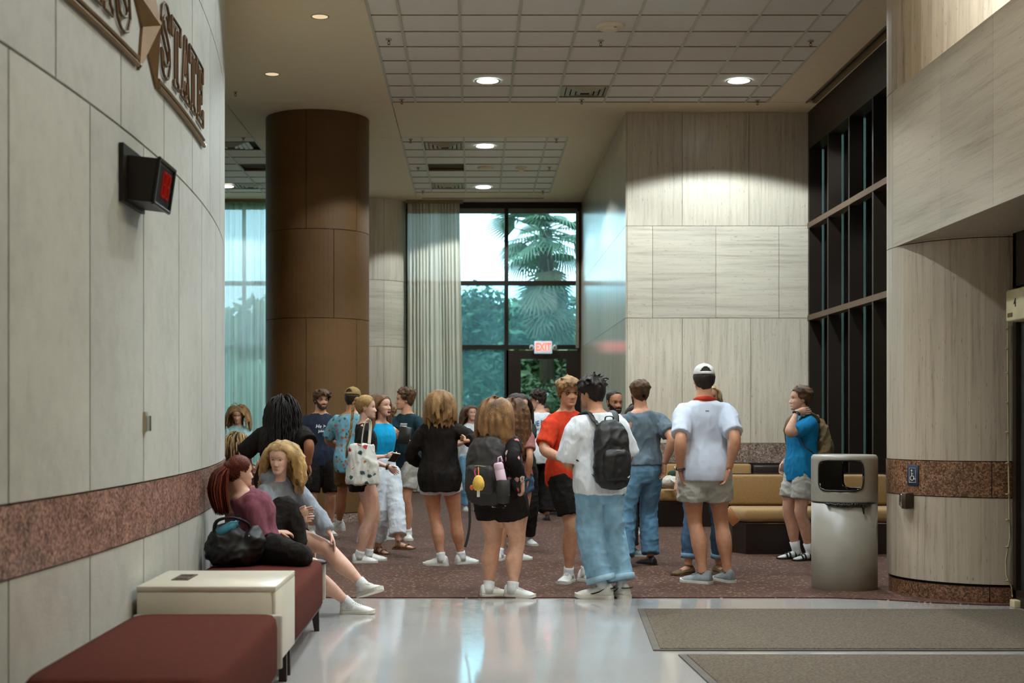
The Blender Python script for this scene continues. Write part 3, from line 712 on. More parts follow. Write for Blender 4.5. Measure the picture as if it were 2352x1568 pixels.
def person(label, X, Y, rot, H=1.75, sex='m', bulk=1.0, skin=(196, 142, 108), head=(0, 0, 0), pelvis=(0, 0, 0), lean=(0, 0), twist=0, feet=None, knees=None, arms=None,
           top=None, bottom=None, shoes=None, hair=None, expr='calm', cap=None, glasses=None, beard=None, over=None, seed=1, slouch=1.0, legs_vis=True, thigh=1.0, hands_vis=True, shr=0):
    rnd = random.Random(seed*77+5); fem = sex == 'f'
    root = empty('person', (X, Y, 0), R(rot), label, 'person', 'people in the lobby')
    pp = Person(); pp.root = root; pp.H = H
    feet = feet or {'R': (.06, 0, 8), 'L': (.06, 0, 8)}; arms = arms or {}
    Minv = (Matrix.Translation(V(X, Y, 0)) @ Matrix.Rotation(R(rot), 4, 'Z')).inverted()
    for nm, s in (('R', -1), ('L', 1)):
        if isinstance(feet[nm], dict):
            fd_ = feet[nm]; lo_ = Minv @ V(*P(*fd_['px'])); zz = max(0, lo_.z) if fd_.get('lift') else 0
            feet[nm] = (lo_.x*s/H, lo_.y/H, fd_.get('yaw', 8), zz/H, fd_.get('pitch', 0))
        if 'px' in arms.get(nm, {}):
            lo_ = Minv @ V(*P(*arms[nm]['px'])); arms[nm]['to'] = (lo_.x*s/H, lo_.y/H, lo_.z/H)
    Pv = V(pelvis[0]*H, pelvis[1]*H, (.53+pelvis[2])*H)
    # spine
    N = 14; phi, psi = R(lean[0]), R(lean[1]); C = [Pv.copy()]; U = []; S = []
    for i in range(N+1):
        t = i/N; e = min(1, t*1.25); M3 = Matrix.Rotation(R(twist)*t, 3, 'Z') @ Matrix.Rotation(psi*e, 3, 'Y') @ Matrix.Rotation(phi*e, 3, 'X')
        U.append(M3 @ V(0, 0, 1)); S.append(M3 @ V(1, 0, 0))
        if i < N: C.append(C[-1]+U[-1]*(.312*H*slouch/N))
    def spine(z):
        if z <= .53: return Pv+U[0]*((z-.53)*H), U[0], S[0]
        t = (z-.53)/.312*N; i = int(min(N-1, t)); fr = t-i
        return C[i].lerp(C[i+1], fr) if fr <= 1 else C[N]+U[N]*((z-.842)*H*slouch), U[min(i, N)], S[min(i, N)]
    def ring(z, off_a=0, off_b=0, drape=0):
        a, b, yo = interp(TORSO[sex], z); a *= bulk; b *= bulk
        if drape:
            ac, bc, _ = interp(TORSO[sex], .735); 
            if z < .735: a = max(a, a+(ac*bulk-a)*drape); b = max(b, b+(bc*bulk-b)*drape)
        c, u_, s_ = spine(z); f_ = u_.cross(s_)
        return c+f_*(yo*H), (a+off_a)*H, (b+off_b)*H, s_
    zs = [q[0] for q in TORSO[sex]]
    def torso_loft(mb, zl, oa=0, ob_=0, drape=0, flare=None, n=20):
        pts, ra, rb, sd = [], [], [], []
        for z in zl:
            e = flare(z) if flare else 0
            c, a, b, s_ = ring(z, oa+e, ob_+e, drape); pts.append(c); ra.append(a); rb.append(b); sd.append(s_)
        loft(mb, pts, ra, rb, sd, n, sq=2.35)
    # limbs
    sh = {}; el = {}; wr = {}; hp = {}; kn = {}; an = {}
    sw = (.084 if fem else .095)*(.55+.45*bulk)
    for nm, s in (('R', -1), ('L', 1)):
        c, u_, s_ = spine(.788); sh[nm] = c+s_*(s*sw*H)+u_*(shr*H)
        a = arms.get(nm, {}); t = a.get('to', (.15, .0, .475)); 
        tgt = V(t[0]*s*H, t[1]*H, t[2]*H)
        if a.get('rel', False): tgt += Pv-V(0, 0, .53*H)
        po = a.get('pole', (.35, 1, -.2)); el[nm], wr[nm] = ik(sh[nm], tgt, .172*H, .150*H, V(po[0]*s, po[1], po[2]))
        hp[nm] = Pv+S[0]*(s*.052*H*(.6+.4*bulk))+V(0, 0, -.012*H)
        f = feet[nm]; an[nm] = V(f[0]*s*H, f[1]*H, (.045+(f[3] if len(f) > 3 else 0))*H)
        kp = (knees or {}).get(nm, (.12*s, -1, 0)); kn[nm], an[nm] = ik(hp[nm], an[nm], .245*H, .243*H, V(*kp))
    def lr(u): return interp(LEGR, u)[0]*(1+(bulk-1)*.8)*(1.06 if fem else 1)*(1+(thigh-1)*max(0, min(1, (1.5-u)/.8)))
    def ar(u): return interp(ARMR, u)[0]*(1+(bulk-1)*.9)*(.90 if fem else 1.10)
    LU = [q[0] for q in LEGR]; AU = [q[0] for q in ARMR]
    def leg_pts(nm, us, calf=True):
        p = limb(hp[nm], kn[nm], an[nm], us)
        bk = (an[nm]-hp[nm]).cross(V(1, 0, 0)); axis = (an[nm]-kn[nm]).normalized(); fwd = kn[nm]-(hp[nm]+an[nm])/2
        fwd = fwd-axis*fwd.dot(axis); yw = R(feet[nm][2])*(-1 if nm == 'R' else 1); ff = V(math.sin(yw), -math.cos(yw), 0)
        fwd = (fwd.normalized()*.0+ff) if fwd.length < .02 else (fwd.normalized()+ff*.5).normalized()
        fwd = (fwd-axis*fwd.dot(axis)).normalized()
        if calf: p = [q-fwd*(.010*H*g(u-1.38, .22))+fwd*(.006*H*g(u-.5, .4)) for q, u in zip(p, us)]
        return p, axis.cross(fwd)
    body = MB(); torso_loft(body, zs)
    for nm in 'RL':
        us = [0, .1, .25, .4, .55, .7, .82, .9, 1, 1.08, 1.2, 1.32, 1.45, 1.6, 1.75, 1.88, 2.0]
        p = limb(sh[nm], el[nm], wr[nm], us); r = [ar(u)*H for u in us]
        sd = (wr[nm]-el[nm]).cross(V(0, 0, 1)); sd = sd if sd.length > .01 else V(1, 0, 0)
        loft(body, p, r, [x*(.98 if u < 1.5 else .98-.2*(u-1.5)) for x, u in zip(r, us)], sd, 12)
        if legs_vis:
            us = [0, .12, .25, .4, .55, .7, .82, .92, 1, 1.08, 1.18, 1.3, 1.42, 1.55, 1.7, 1.82, 1.92, 2.0]
            p, sd = leg_pts(nm, us); r = [lr(u)*H for u in us]; loft(body, p, r, [x*1.04 for x in r], sd, 14)
    # neck and head
    c0, u0, s0 = spine(.812); c1, u1, s1 = spine(.842)
    Mh = Matrix.Rotation(R(twist)*.4+R(head[0]), 4, 'Z') @ Matrix.Rotation(R(head[1]), 4, 'X') @ Matrix.Rotation(R(head[2]), 4, 'Y')
    hs = .137*H*(1.0 if not fem else .985)
    fw = (Mh.to_3x3() @ V(0, -1, 0)); piv = c1+(u1*.75+V(0, 0, .25)).normalized()*(.056*H)+V(fw.x, fw.y, 0)*(.004*H)
    nr = (.029 if fem else .0345)*H*(.5+.5*bulk)
    loft(body, [c0, c1, c1.lerp(piv, .55), piv+u1*.012*H], [nr*1.25, nr*1.05, nr, nr], [nr*1.15, nr*1.05, nr, nr], S[N], 14)
    Hm = Matrix.Translation(piv) @ Mh @ Matrix.Translation(V(0, -.055*hs*1.0, -.24*hs))
    skm = remesh(body, .0140*H/1.75, 3); bv, bf = mesh_lists(skm); bpy.data.meshes.remove(skm)
    B = MB(); B.add(bv, bf)
    hv_, hf_, hu = head_mesh(hs, Hm, fem, expr); n0 = len(B.v); B.add(hv_, hf_)
    q = lambda x, y, z: Hm @ V(x*hs, y*hs, z*hs)
    face_bvh = BVHTree.FromPolygons([V(*u_) for u_ in hu], hf_)
    def fy(x, z):
        h = face_bvh.ray_cast(V(x, -2, z), V(0, 1, 0)); return h[0].y if h[0] else -.38
    shape = lambda f_: [Hm @ V(p[0]*hs, p[1]*hs, p[2]*hs) for p in f_]
    for s in (-1, 1):
        ex = MB(); y0 = fy(s*.135, .497); op = .6 if expr != 'laugh' else .38
        if expr == 'down': op = .25
        if expr == 'smile': op = .48
        ex.ell((s*.135, y0+.018, .497), (.064, .040, .040*op), 12, 8); B.add(shape(ex.v), ex.f, 1)
        ir = MB(); ir.ell((s*.135+.0, y0+.004, .497), (.029, .036, .036*op), 8, 6); B.add(shape(ir.v), ir.f, 2)
        ld = MB(); ld.tube([V(s*(.135+dx), fy(s*(.135+dx), .5)+.004, .497+dz*op) for dx, dz in ((-.068, -.005), (-.035, .038), (0, .048), (.035, .038), (.070, .0))], [.006, .011, .012, .011, .006], 5)
        B.add(shape(ld.v), ld.f, 4)
        br = MB(); br.tube([V(s*x, fy(s*x, z)+.004, z) for x, z in ((.065, .578), (.11, .592), (.155, .594), (.205, .572))], [.009, .014, .013, .006] if not fem else [.006, .010, .009, .004], 5, flat=.7)
        B.add(shape(br.v), br.f, 4)
        ea = MB(); ea.ell((0, 0, 0), (.030, .075, .118), 10, 8)
        Mx = Matrix.Translation(V(s*.312, .035, .455)) @ Matrix.Rotation(s*.30, 4, 'Z') @ Matrix.Rotation(-.22, 4, 'X') @ Matrix.Rotation(s*.12, 4, 'Y')
        B.add(shape([tuple(Mx @ V(*p)) for p in ea.v]), ea.f)
        er = MB(); er.tube([tuple(Mx @ V(s*.018, .070*math.cos(a)*1.02-.004, .112*math.sin(a))) for a in [R(-70+28*k) for k in range(9)]], .016, 5); B.add(shape(er.v), er.f)
        no = MB(); no.ell((s*.042, fy(s*.045, .315)+.03, .315), (.030, .045, .026), 8, 6); B.add(shape(no.v), no.f)
    mz, mw = .205, (.105 if expr not in ('smile', 'laugh') else .135)
    up_ = .028 if expr in ('smile', 'laugh') else 0; gap = {'laugh': .085, 'smile': .022}.get(expr, .003)
    xs5 = [-1, -.6, -.25, 0, .25, .6, 1]
    lu = MB(); lu.tube([V(x*mw, fy(x*mw, mz+.01)+.012, mz+gap*(1-x*x)*.55+.006+up_*x*x-.004*(abs(x) < .1)) for x in xs5], [.006, .013, .016, .014, .016, .013, .006], 6); B.add(shape(lu.v), lu.f, 3)
    ll = MB(); ll.tube([V(x*mw, fy(x*mw, mz-.02)+.012, mz-gap*(1-x*x)-.016*(1-x*x)+up_*x*x) for x in xs5], [.005, .014, .019, .020, .019, .014, .005], 6); B.add(shape(ll.v), ll.f, 3)
    if gap > .01:
        te = MB(); te.ell((0, fy(0, mz)+.03, mz+.004+up_*.3), (mw*.60, .026, gap*.55), 12, 6); B.add(shape(te.v), te.f, 5)
        if expr == 'laugh':
            mo = MB(); mo.ell((0, fy(0, mz-.02)+.022, mz-.022), (mw*.78, .034, gap*.78), 12, 6); B.add(shape(mo.v), mo.f, 6)
    for nm, s in (('R', -1), ('L', 1)):
        if not hands_vis: continue
        a = arms.get(nm, {}); fd = (wr[nm]-el[nm]).normalized(); hd = a.get('dir'); d = V(hd[0]*s, hd[1], hd[2]).normalized() if hd else (fd+V(0, -.1, -.15)).normalized()
        pn = a.get('palm', (-1, .2, 0)); pn = V(pn[0]*s, pn[1], pn[2])
        # thumb side: for palm facing the body and fingers down, thumb points forward
        dn = d.normalized(); pn2 = (pn-dn*pn.dot(dn)).normalized(); sv = dn.cross(pn2); th = a.get('thumbdir'); want = V(th[0]*s, th[1], th[2]) if th else V(0, -1, .3)
        hand(B, wr[nm], d, pn, H*(.93 if fem else 1), a.get('curl', .38), mi=0, thumb=a.get('thumb', .3), side=1 if sv.dot(want) > 0 else -1)
        setattr(pp, 'wr'+nm, root.matrix_basis @ wr[nm] if False else wr[nm].copy())
    # feet (bare) inside shoes
    ft = {}
    for nm, s in (('R', -1), ('L', 1)):
        f = feet[nm]; L = .152*H*(1.0 if not fem else .95)*(shoes or {}).get('scale', 1.06)
        pit = R(f[4]) if len(f) > 4 else 0
        Mf = Matrix.Translation(V(an[nm].x, an[nm].y, an[nm].z-.045*H)) @ Matrix.Rotation(R(f[2])*s, 4, 'Z') @ Matrix.Translation(V(0, 0, .045*H)) @ Matrix.Rotation(pit, 4, 'X') @ Matrix.Translation(V(0, 0, -.045*H))
        ft[nm] = (Mf, L)
        fo = MB(); pr = [(-.22, .115, .05), (-.18, .13, .16), (-.05, .125, .24), (.08, .125, .26), (.22, .135, .21), (.38, .155, .15), (.52, .16, .11), (.62, .14, .085), (.70, .08, .06)]
        loft(fo, [Mf @ V(0, -y*L*.96, h*L*.5+.012) for y, w_, h in pr], [w_*L*.9 for y, w_, h in pr], [h*L*.5 for y, w_, h in pr], Mf.to_3x3() @ V(1, 0, 0), 10)
        B.add(fo.v, fo.f)
    sk = skin_mat('skin_%d_%d_%d' % skin, skin); hm = hair_mat(hair['name'], *hair['cols']) if hair else IRIS
    lipm = mat('lip_%d_%d' % skin[:2], (min(255, int(skin[0]*.86)), int(skin[1]*.60), int(skin[2]*.62)), .4, var=.05)
    bo = B.obj('body', [sk, EYEW, IRIS, lipm, hm, TEETH, MOUTHD], root, True)
    # ---------------- hair
    inv = Hm.inverted()
    ctr, uT, sT = spine(.765); tc = [(ctr, V((.100 if fem else .11)*H*bulk, .074*H*bulk, .080*H)), (spine(.66)[0], V(.088*H*bulk, .074*H*bulk, .12*H))]
    def push(p, kk, face=0):
        qv = inv @ p; x, y, z = qv.x/hs, qv.y/hs, qv.z/hs
        e = V(x/.338, (y-.03)/.428, (z-.585)/.43); L_ = e.length
        if L_ < kk:
            e *= kk/max(L_, 1e-4); x, y, z = e.x*.338, e.y*.428+.03, e.z*.43+.585
        if z < .45 and z > -.4 and (x/.21)**2+((y-.08)/.24)**2 < 1:
            l2 = math.sqrt((x/.21)**2+((y-.08)/.24)**2) or 1; x /= l2; y = (y-.08)/l2+.08
        if face and z < .79 and y < -.12 and abs(x) < .30: x = math.copysign(.30+.02*(face == 2), face if abs(x) < .02 else x)
        p = Hm @ V(x*hs, y*hs, z*hs)
        for c_, r_ in tc:
            d = p-c_; e = V(d.x/r_.x, d.y/r_.y, d.z/r_.z); L_ = e.length
            if L_ < 1.03: e *= 1.03/max(L_, 1e-4); p = c_+V(e.x*r_.x, e.y*r_.y, e.z*r_.z)
        return p
    pp.push = push; pp.Hm = Hm; pp.hs = hs
    if hair:
        hb = MB(); hv = []; massb = MB(); mhv = []; mass = hair['style'] != 'pony' and not hair.get('bumpy')
        rec = hair.get('line', 'n'); shell = hair.get('shell', .006 if cap else .02)
        keep = [fi for fi, f_ in enumerate(hf_) if (lambda c_: c_[2] > scalp_line(c_[1], rec))([sum(hu[i][k] for i in f_)/len(f_) for k in range(3)])]
        idx = {}; vv = []; ff = []
        for fi in keep:
            for i in hf_[fi]:
                if i not in idx:
                    x, y, z = hu[i]; nn = V(x/.33**2, (y-.03)/.42**2, (z-.58)/.42**2).normalized(); k = shell*(1+.25*math.sin(x*90+y*60)+.15*math.sin(y*140+z*50))
                    idx[i] = len(vv); vv.append(Hm @ V((x+nn.x*k)*hs, (y+nn.y*k)*hs, (z+nn.z*k)*hs))
            ff.append(tuple(idx[i] for i in hf_[fi]))
        hb.add(vv, ff); hv += [.25+.3*rnd.random() for _ in vv]
        # sample scalp roots by area
        cen = [V(*[sum(hu[i][k] for i in hf_[fi])/len(hf_[fi]) for k in range(3)]) for fi in keep]
        wts = []
        for fi in keep:
            P4 = [V(*hu[i]) for i in hf_[fi]]; wts.append((P4[2]-P4[0]).cross(P4[1]-P4[0]).length+1e-5)
        st = hair['style']; n = hair.get('n', 260); grav = V(0, 0, -1)
        if cap: wts = [w_ if c_.z < .64 else 0 for w_, c_ in zip(wts, cen)]
        roots = rnd.choices(range(len(keep)), wts, k=n)
        for ri_, ri in enumerate(roots):
            u_ = cen[ri]+V(rnd.uniform(-.02, .02), rnd.uniform(-.02, .02), rnd.uniform(-.015, .015))
            nn = V(u_.x/.33**2, (u_.y-.03)/.42**2, (u_.z-.58)/.42**2).normalized(); p = Hm @ (u_*hs); nw = Mh.to_3x3() @ nn; val = rnd.random() if hair.get('bumpy') else .5+.55*(rnd.random()-.5)
            if st == 'short':
                top_ = max(0, min(1, (u_.z-.55)/.3)); L_ = hair['L']*(.35+.65*top_)*rnd.uniform(.7, 1.2)
                fl = V(*hair.get('flow', (0, .3, -.2))); fl = V(fl.x+rnd.uniform(-.4, .4), fl.y+rnd.uniform(-.4, .4), fl.z*(1 if top_ < .5 else .2)+rnd.uniform(-.2, .2))
                d = (nw*hair.get('lift', .5)+Mh.to_3x3() @ fl).normalized(); pts = [p]; m = 5; curl = hair.get('curl', 0); axis = V(rnd.uniform(-1, 1), rnd.uniform(-1, 1), rnd.uniform(-1, 1)).normalized()
                for k in range(m):
                    d = (d+grav*.18+nw*(-.10*k/m)).normalized()
                    if curl: d = (Matrix.Rotation(curl*rnd.uniform(.5, 1.2), 3, axis) @ d)
                    pts.append(push(pts[-1]+d*(L_/m), 1.0+hair.get('vol', .02)))
                if mass and ri_ % 5: clump(massb, mhv, pts, hair.get('mw', .0105), hair.get('mw', .0105)*.45, val)
                else: clump(hb, hv, pts, hair.get('w', .006)*.6, hair.get('w', .006)*.15, val)
            else:
                part = hair.get('part', 0); sgn = 1 if u_.x > part else -1
                if u_.z > .75 and abs(u_.x-part) < .02: sgn = rnd.choice((-1, 1))
                L_ = hair['L']*rnd.uniform(.86, 1.05); m = max(8, int(L_/.034)); step = L_/m; wv, wf = hair.get('wave', .004), hair.get('wf', 14); ph = rnd.uniform(0, 6.28)
                fr_ = max(0, min(1, (.15-u_.y)/.3)); d = (nw*.3+Mh.to_3x3() @ V(sgn*.6*fr_+u_.x*1.2*(1-fr_), hair.get('back', .5)*fr_+.15, .05)).normalized(); pts = [p]; vol = 1.02+rnd.random()*hair.get('vol', .07)
                fc = sgn if hair.get('face', True) and u_.y < .1 else 0
                if st == 'pony':
                    gp = Hm @ (V(*hair['gather'])*hs); pts = []
                    for k in range(9):
                        pts.append(push(p.lerp(gp, k/8), 1.0+shell*1.9+.01*val)) 
                    clump(hb, hv, pts, hair.get('w', .007), hair.get('w', .007)*.8, val); continue
                for k in range(m):
                    s_ = k/m; d = (d*(.62 if k < 5 else .5)+grav*(.28 if k < 3 else .5)).normalized()
                    o_ = V(math.sin(ph+wf*s_*L_*4), math.cos(ph*1.3+wf*s_*L_*4), 0)*wv*min(1, k/4)
                    pts.append(push(pts[-1]+d*step, vol, fc)); 
                    pts[-1] = pts[-1]+o_
                if mass and ri_ % 4: clump(massb, mhv, pts, hair.get('mw', .0125), hair.get('mw', .0125)*.5, val, 5, .8)
                elif mass: clump(hb, hv, pts, .0022, .0008, val)
                else: clump(hb, hv, pts, hair.get('w', .008), hair.get('w', .008)*hair.get('tip', .4), val, 4 if hair.get('bumpy') else 3, .9 if hair.get('bumpy') else .75, None if hair.get('bumpy') else Hm @ V(0, .03*hs, .6*hs))
        if mass:
            mm = remesh(massb, hair.get('vox', .0085), hair.get('msm', 2)); mv, mf = mesh_lists(mm); bpy.data.meshes.remove(mm); hb.add(mv, mf)
            hv += [.5+.55*mnoise.noise(V(x*26, y*26, z*5)) for x, y, z in mv]
        if hair.get('tail'):
            T = hair['tail']; gp = Hm @ (V(*hair['gather'])*hs)
            hb.ell(tuple(gp), (T.get('knot', .03),)*3, 10, 8); hv += [.3]*(len(hb.v)-len(hv))
            base = [Vector(p_) for p_ in T['path']]; base = [gp]+[gp+b_ for b_ in base]
            def at(s_):
                k = s_*(len(base)-1); i = min(len(base)-2, int(k)); fr = k-i; return base[i].lerp(base[i+1], fr)
            if T['kind'] == 'braid':
                for st3 in range(3):
                    pts = []; M_ = 46
                    for k in range(M_+1):
                        s_ = k/M_; a = s_*T['turns']*2*math.pi+st3*2.094; pts.append(at(s_)+V(math.cos(a)*T['w']*.55*(1-.4*s_), math.sin(2*a)*T['w']*.28+.0, 0))
                    hb.tube(pts, [T['w']*.62*(1-.45*k/M_) for k in range(M_+1)], 6); hv += [.35+.2*st3]*(len(hb.v)-len(hv))
                for k in range(14):
                    o_ = V(rnd.uniform(-1, 1), rnd.uniform(-1, 1), 0)*T['w']*.5; clump(hb, hv, [at(1)+o_*.3, at(1)+o_+V(0, 0, -.05), at(1)+o_*1.5+V(0, 0, -.12)], .007, .002, rnd.random())
            else:
                for k in range(T.get('n', 60)):
                    o_ = V(rnd.uniform(-1, 1), rnd.uniform(-1, 1), rnd.uniform(-.3, .3)); pts = [at(s_/8)+o_*T['w']*(.35+.65*math.sin(math.pi*min(1, s_/8*.8))) for s_ in range(9)]; clump(hb, hv, pts, .009, .003, rnd.random())
        me = hb.mesh('hair', hm, True); at_ = me.attributes.new('hv', 'FLOAT', 'POINT'); at_.data.foreach_set('value', (hv+[.4]*len(me.vertices))[:len(me.vertices)])
        pp.hair = ob('hair', me, root)
    if beard:
        lo = MB(); keep = []
        for f_ in hf_:
            c_ = [sum(hu[i][k] for i in f_)/len(f_) for k in range(3)]
            ax = abs(c_[0]); top_ = interp([(0, .17), (.08, .18), (.16, .24), (.25, .36), (.33, .5)], ax)[0]
            mst = .225 < c_[2] < .275 and ax < .14 and c_[1] < -.25
            if (c_[2] < top_ and c_[1] < -.02 and not (ax < .11 and .165 < c_[2] < .24)) or mst: keep.append(f_)
        idx = {}; vv = []; ff = []
        for f_ in keep:
            for i in f_:
                if i not in idx: x, y, z = hu[i]; k = 1+beard['th']; idx[i] = len(vv); vv.append(Hm @ V(x*k*hs, ((y)*k)*hs, (z-beard['th']*.35*max(0, .2-z)*5*.2)*hs))
            ff.append(tuple(idx[i] for i in f_))
        me = lo.add(vv, ff).mesh('beard', hm, True); me.attributes.new('hv', 'FLOAT', 'POINT').data.foreach_set('value', [beard.get('hv', .3)]*len(vv)); ob('beard', me, root)
    # ---------------- cap
    if cap:
        cm = cap['mat']; cb_ = MB(); nU, nV_ = 56, 16; vv = []; ff = []; tilt = cap.get('tilt', 0)
        for j in range(nV_+1):
            b_ = math.pi/2*j/nV_
            for i in range(nU):
                a = 2*math.pi*i/nU; vv.append(q(.362*math.cos(b_)*math.cos(a), .03+.452*math.cos(b_)*math.sin(a)*1.0, .655+.385*math.sin(b_)**.85+tilt*.3*math.sin(a)*math.cos(b_)))
        for j in range(nV_):
            for i in range(nU):
                a = 2*math.pi*(i+.5)/nU; back = abs((a-math.pi/2+math.pi) % (2*math.pi)-math.pi)
                if j >= 2 and (back/.52)**2+((j-1.5)/5.2)**2 < 1: continue
                ff.append((j*nU+i, j*nU+(i+1) % nU, (j+1)*nU+(i+1) % nU, (j+1)*nU+i))
        cb_.add(vv, ff); co_ = cb_.obj('cap', cm, root, True)
        sm_ = co_.modifiers.new('thick', 'SOLIDIFY'); sm_.thickness = .004; sm_.offset = -1
        bn = MB(); bn.ell(tuple(q(0, .03, 1.045)), (.008, .008, .005), 8, 6); bn.obj('cap_button', cm, co_, True)
        br = MB(); bp_ = []; 
        for i in range(13):
            a = math.pi+math.pi*i/12
            bp_.append((.35*math.cos(a), .03+.44*math.sin(a), .66)); 
        outer = [(x*1.02, y-.36*max(0, (-(y-.03)/.44))**1.0*1.0, .645-.05*max(0, -(y-.03)/.44)+0.06*abs(x)*-1) for x, y, z in bp_]
        v_ = [q(*p_) for p_ in bp_]+[q(*p_) for p_ in outer]; br.add(v_, [(i, i+1, 14+i, 13+i) for i in range(12)])
        bo_ = br.obj('cap_brim', cm, co_, True); s2 = bo_.modifiers.new('thick', 'SOLIDIFY'); s2.thickness = .004
    if glasses:
        gb = MB(); rr = glasses.get('r', .088); t_ = glasses.get('t', .009)
        for s in (-1, 1):
            y0 = fy(s*.135, .49)-.055
            gb.tube([q(s*.138+rr*1.1*math.cos(a), y0+abs(math.cos(a))*.0, .492+rr*.92*math.sin(a)) for a in [2*math.pi*k/18 for k in range(19)]], t_*hs, 5)
            gb.tube([q(s*.235, y0, .52), q(s*.315, y0+.1, .525), q(s*.335, -.02, .525), q(s*.33, .07, .49)], t_*hs, 5)
        gb.tube([q(-.05, fy(0, .5)-.02, .51), q(0, fy(0, .5)-.035, .525), q(.05, fy(0, .5)-.02, .51)], t_*hs, 5)
        go = gb.obj('glasses', glasses.get('mat', BLACKPL), root, True)
        for s in (-1, 1):
            y0 = fy(s*.135, .49)-.055
            MB().add([q(s*.138, y0, .492)]+[q(s*.138+rr*1.1*math.cos(a), y0, .492+rr*.92*math.sin(a)) for a in [2*math.pi*k/16 for k in range(16)]], [(0, 1+k, 1+(k+1) % 16) for k in range(16)]).obj('lens', LENS, go)
    # ---------------- clothing
    pp.ring = ring; pp.spine = spine; pp.sh = sh; pp.el = el; pp.wr = wr; pp.q = q; pp.an = an; pp.kn = kn; pp.hp = hp
    vox = .0115*H/1.75
    def garment_top(T, nm0='shirt'):
        mb = MB(); off = T.get('off', .006); hem = T.get('hem', .475); dr = T.get('drape', .45); nk = T.get('neck', .836)
        zl = [hem]+[z for z in (.50, .53, .56, .59, .62, .65, .68, .71, .74, .77, .795, .815) if z > hem+.012]+[nk]
        fl = T.get('flare', 0)
        torso_loft(mb, zl, off, off, dr, lambda z: fl*max(0, (.66-z)/.2)-(.004 if z > .83 else 0)+(0 if T.get('tuck') else .013*max(0, min(1, (.64-z)/.06))))
        sl = T.get('sleeve', .55)
        for nm in 'RL':
            if sl <= 0.01: continue
            e_ = T.get('sleeves', {}).get(nm, sl)
            us = [u for u in (0, .12, .25, .4, .55, .7, .82, .9, 1, 1.1, 1.2, 1.35, 1.5, 1.65, 1.8, 1.92) if u < e_-.03]+[e_]
            p = limb(sh[nm], el[nm], wr[nm], us); so = T.get('soff', .007); sf = T.get('sflare', .007)
            r = [(ar(u)*(.8 if u < .05 else .95 if u < .2 else 1)+so+sf*(u/e_))*H for u in us]; sd = (wr[nm]-el[nm]).cross(V(0, 0, 1)); sd = sd if sd.length > .01 else V(1, 0, 0)
            c_, u_, s_ = spine(.79); p = [p[0].lerp(c_, .35)]+p; r = [r[0]*1.0]+r
            loft(mb, p, r, [x*1.05 for x in r], sd, 14)
        if T.get('hood'):
            c_, u_, s_ = spine(.835); f_ = u_.cross(s_); mb.ell(tuple(c_+f_*(.035*H)-u_*.01*H), (.075*H, .05*H, .045*H), 16, 10)
        me = remesh(mb, vox, T.get('smooth', 2)); wa = T.get('wr', .009)
        if wa: wrinkle(me, wa, T.get('wx', 9), T.get('wz', 5), seed)
        finish(me, T['mat']); o = ob(T.get('name', nm0), me, root)
        pp.top = o; return o
    def garment_bottom(T):
        mb = MB(); off = T.get('off', .010); ws = T.get('waist', .585); end = T.get('end', 1.9); e0, e1 = T.get('o0', .010), T.get('o1', .010); hemr = T.get('hemr', 0)
        torso_loft(mb, [.463, .48, .51, .54, .565, ws], off, off, 0); c_ = ring(.462)[0]; mb.ell(tuple(c_-V(0, 0, .004*H)), (.062*H, .066*H*bulk, .030*H), 14, 8)
        if T.get('skirt'):
            torso_loft(mb, [T['skirt'], .48, .51, .54], off, off, .3, lambda z: max(0, (.53-z))*T.get('skf', .18))
        else:
            for nm in 'RL':
                us = [u for u in (0, .1, .22, .35, .5, .62, .75, .85, .92, 1, 1.08, 1.16, 1.28, 1.42, 1.55, 1.68, 1.8) if u < end-.03]+[end]
                p, sd = leg_pts(nm, us, calf=end < 1.2); r = [max(lr(u)+e0+(e1-e0)*(u/end), hemr)*H for u in us]
                loft(mb, p, r, [x*1.05 for x in r], sd, 16)
        me = remesh(mb, vox, T.get('smooth', 2)); wa = T.get('wr', .008)
        if wa: wrinkle(me, wa, T.get('wx', 7), T.get('wz', 11), seed+3)
        finish(me, T['mat']); o = ob(T.get('name', 'trousers'), me, root)
        if T.get('cuff'):
            for nm in 'RL':
                us = [end-.10, end-.05, end]; p, sd = leg_pts(nm, us, False); r = [(max(lr(u)+e0+(e1-e0)*(u/end), hemr)+.006)*H for u in us]
                cu = MB(); loft(cu, p, r, [x*1.05 for x in r], sd, 18); cu.obj('trouser_cuff', T['cuff'], o, True)
        pp.bottom = o; return o
    if bottom: garment_bottom(bottom)
    if top: garment_top(top)
    if over: garment_top(over, 'jacket')
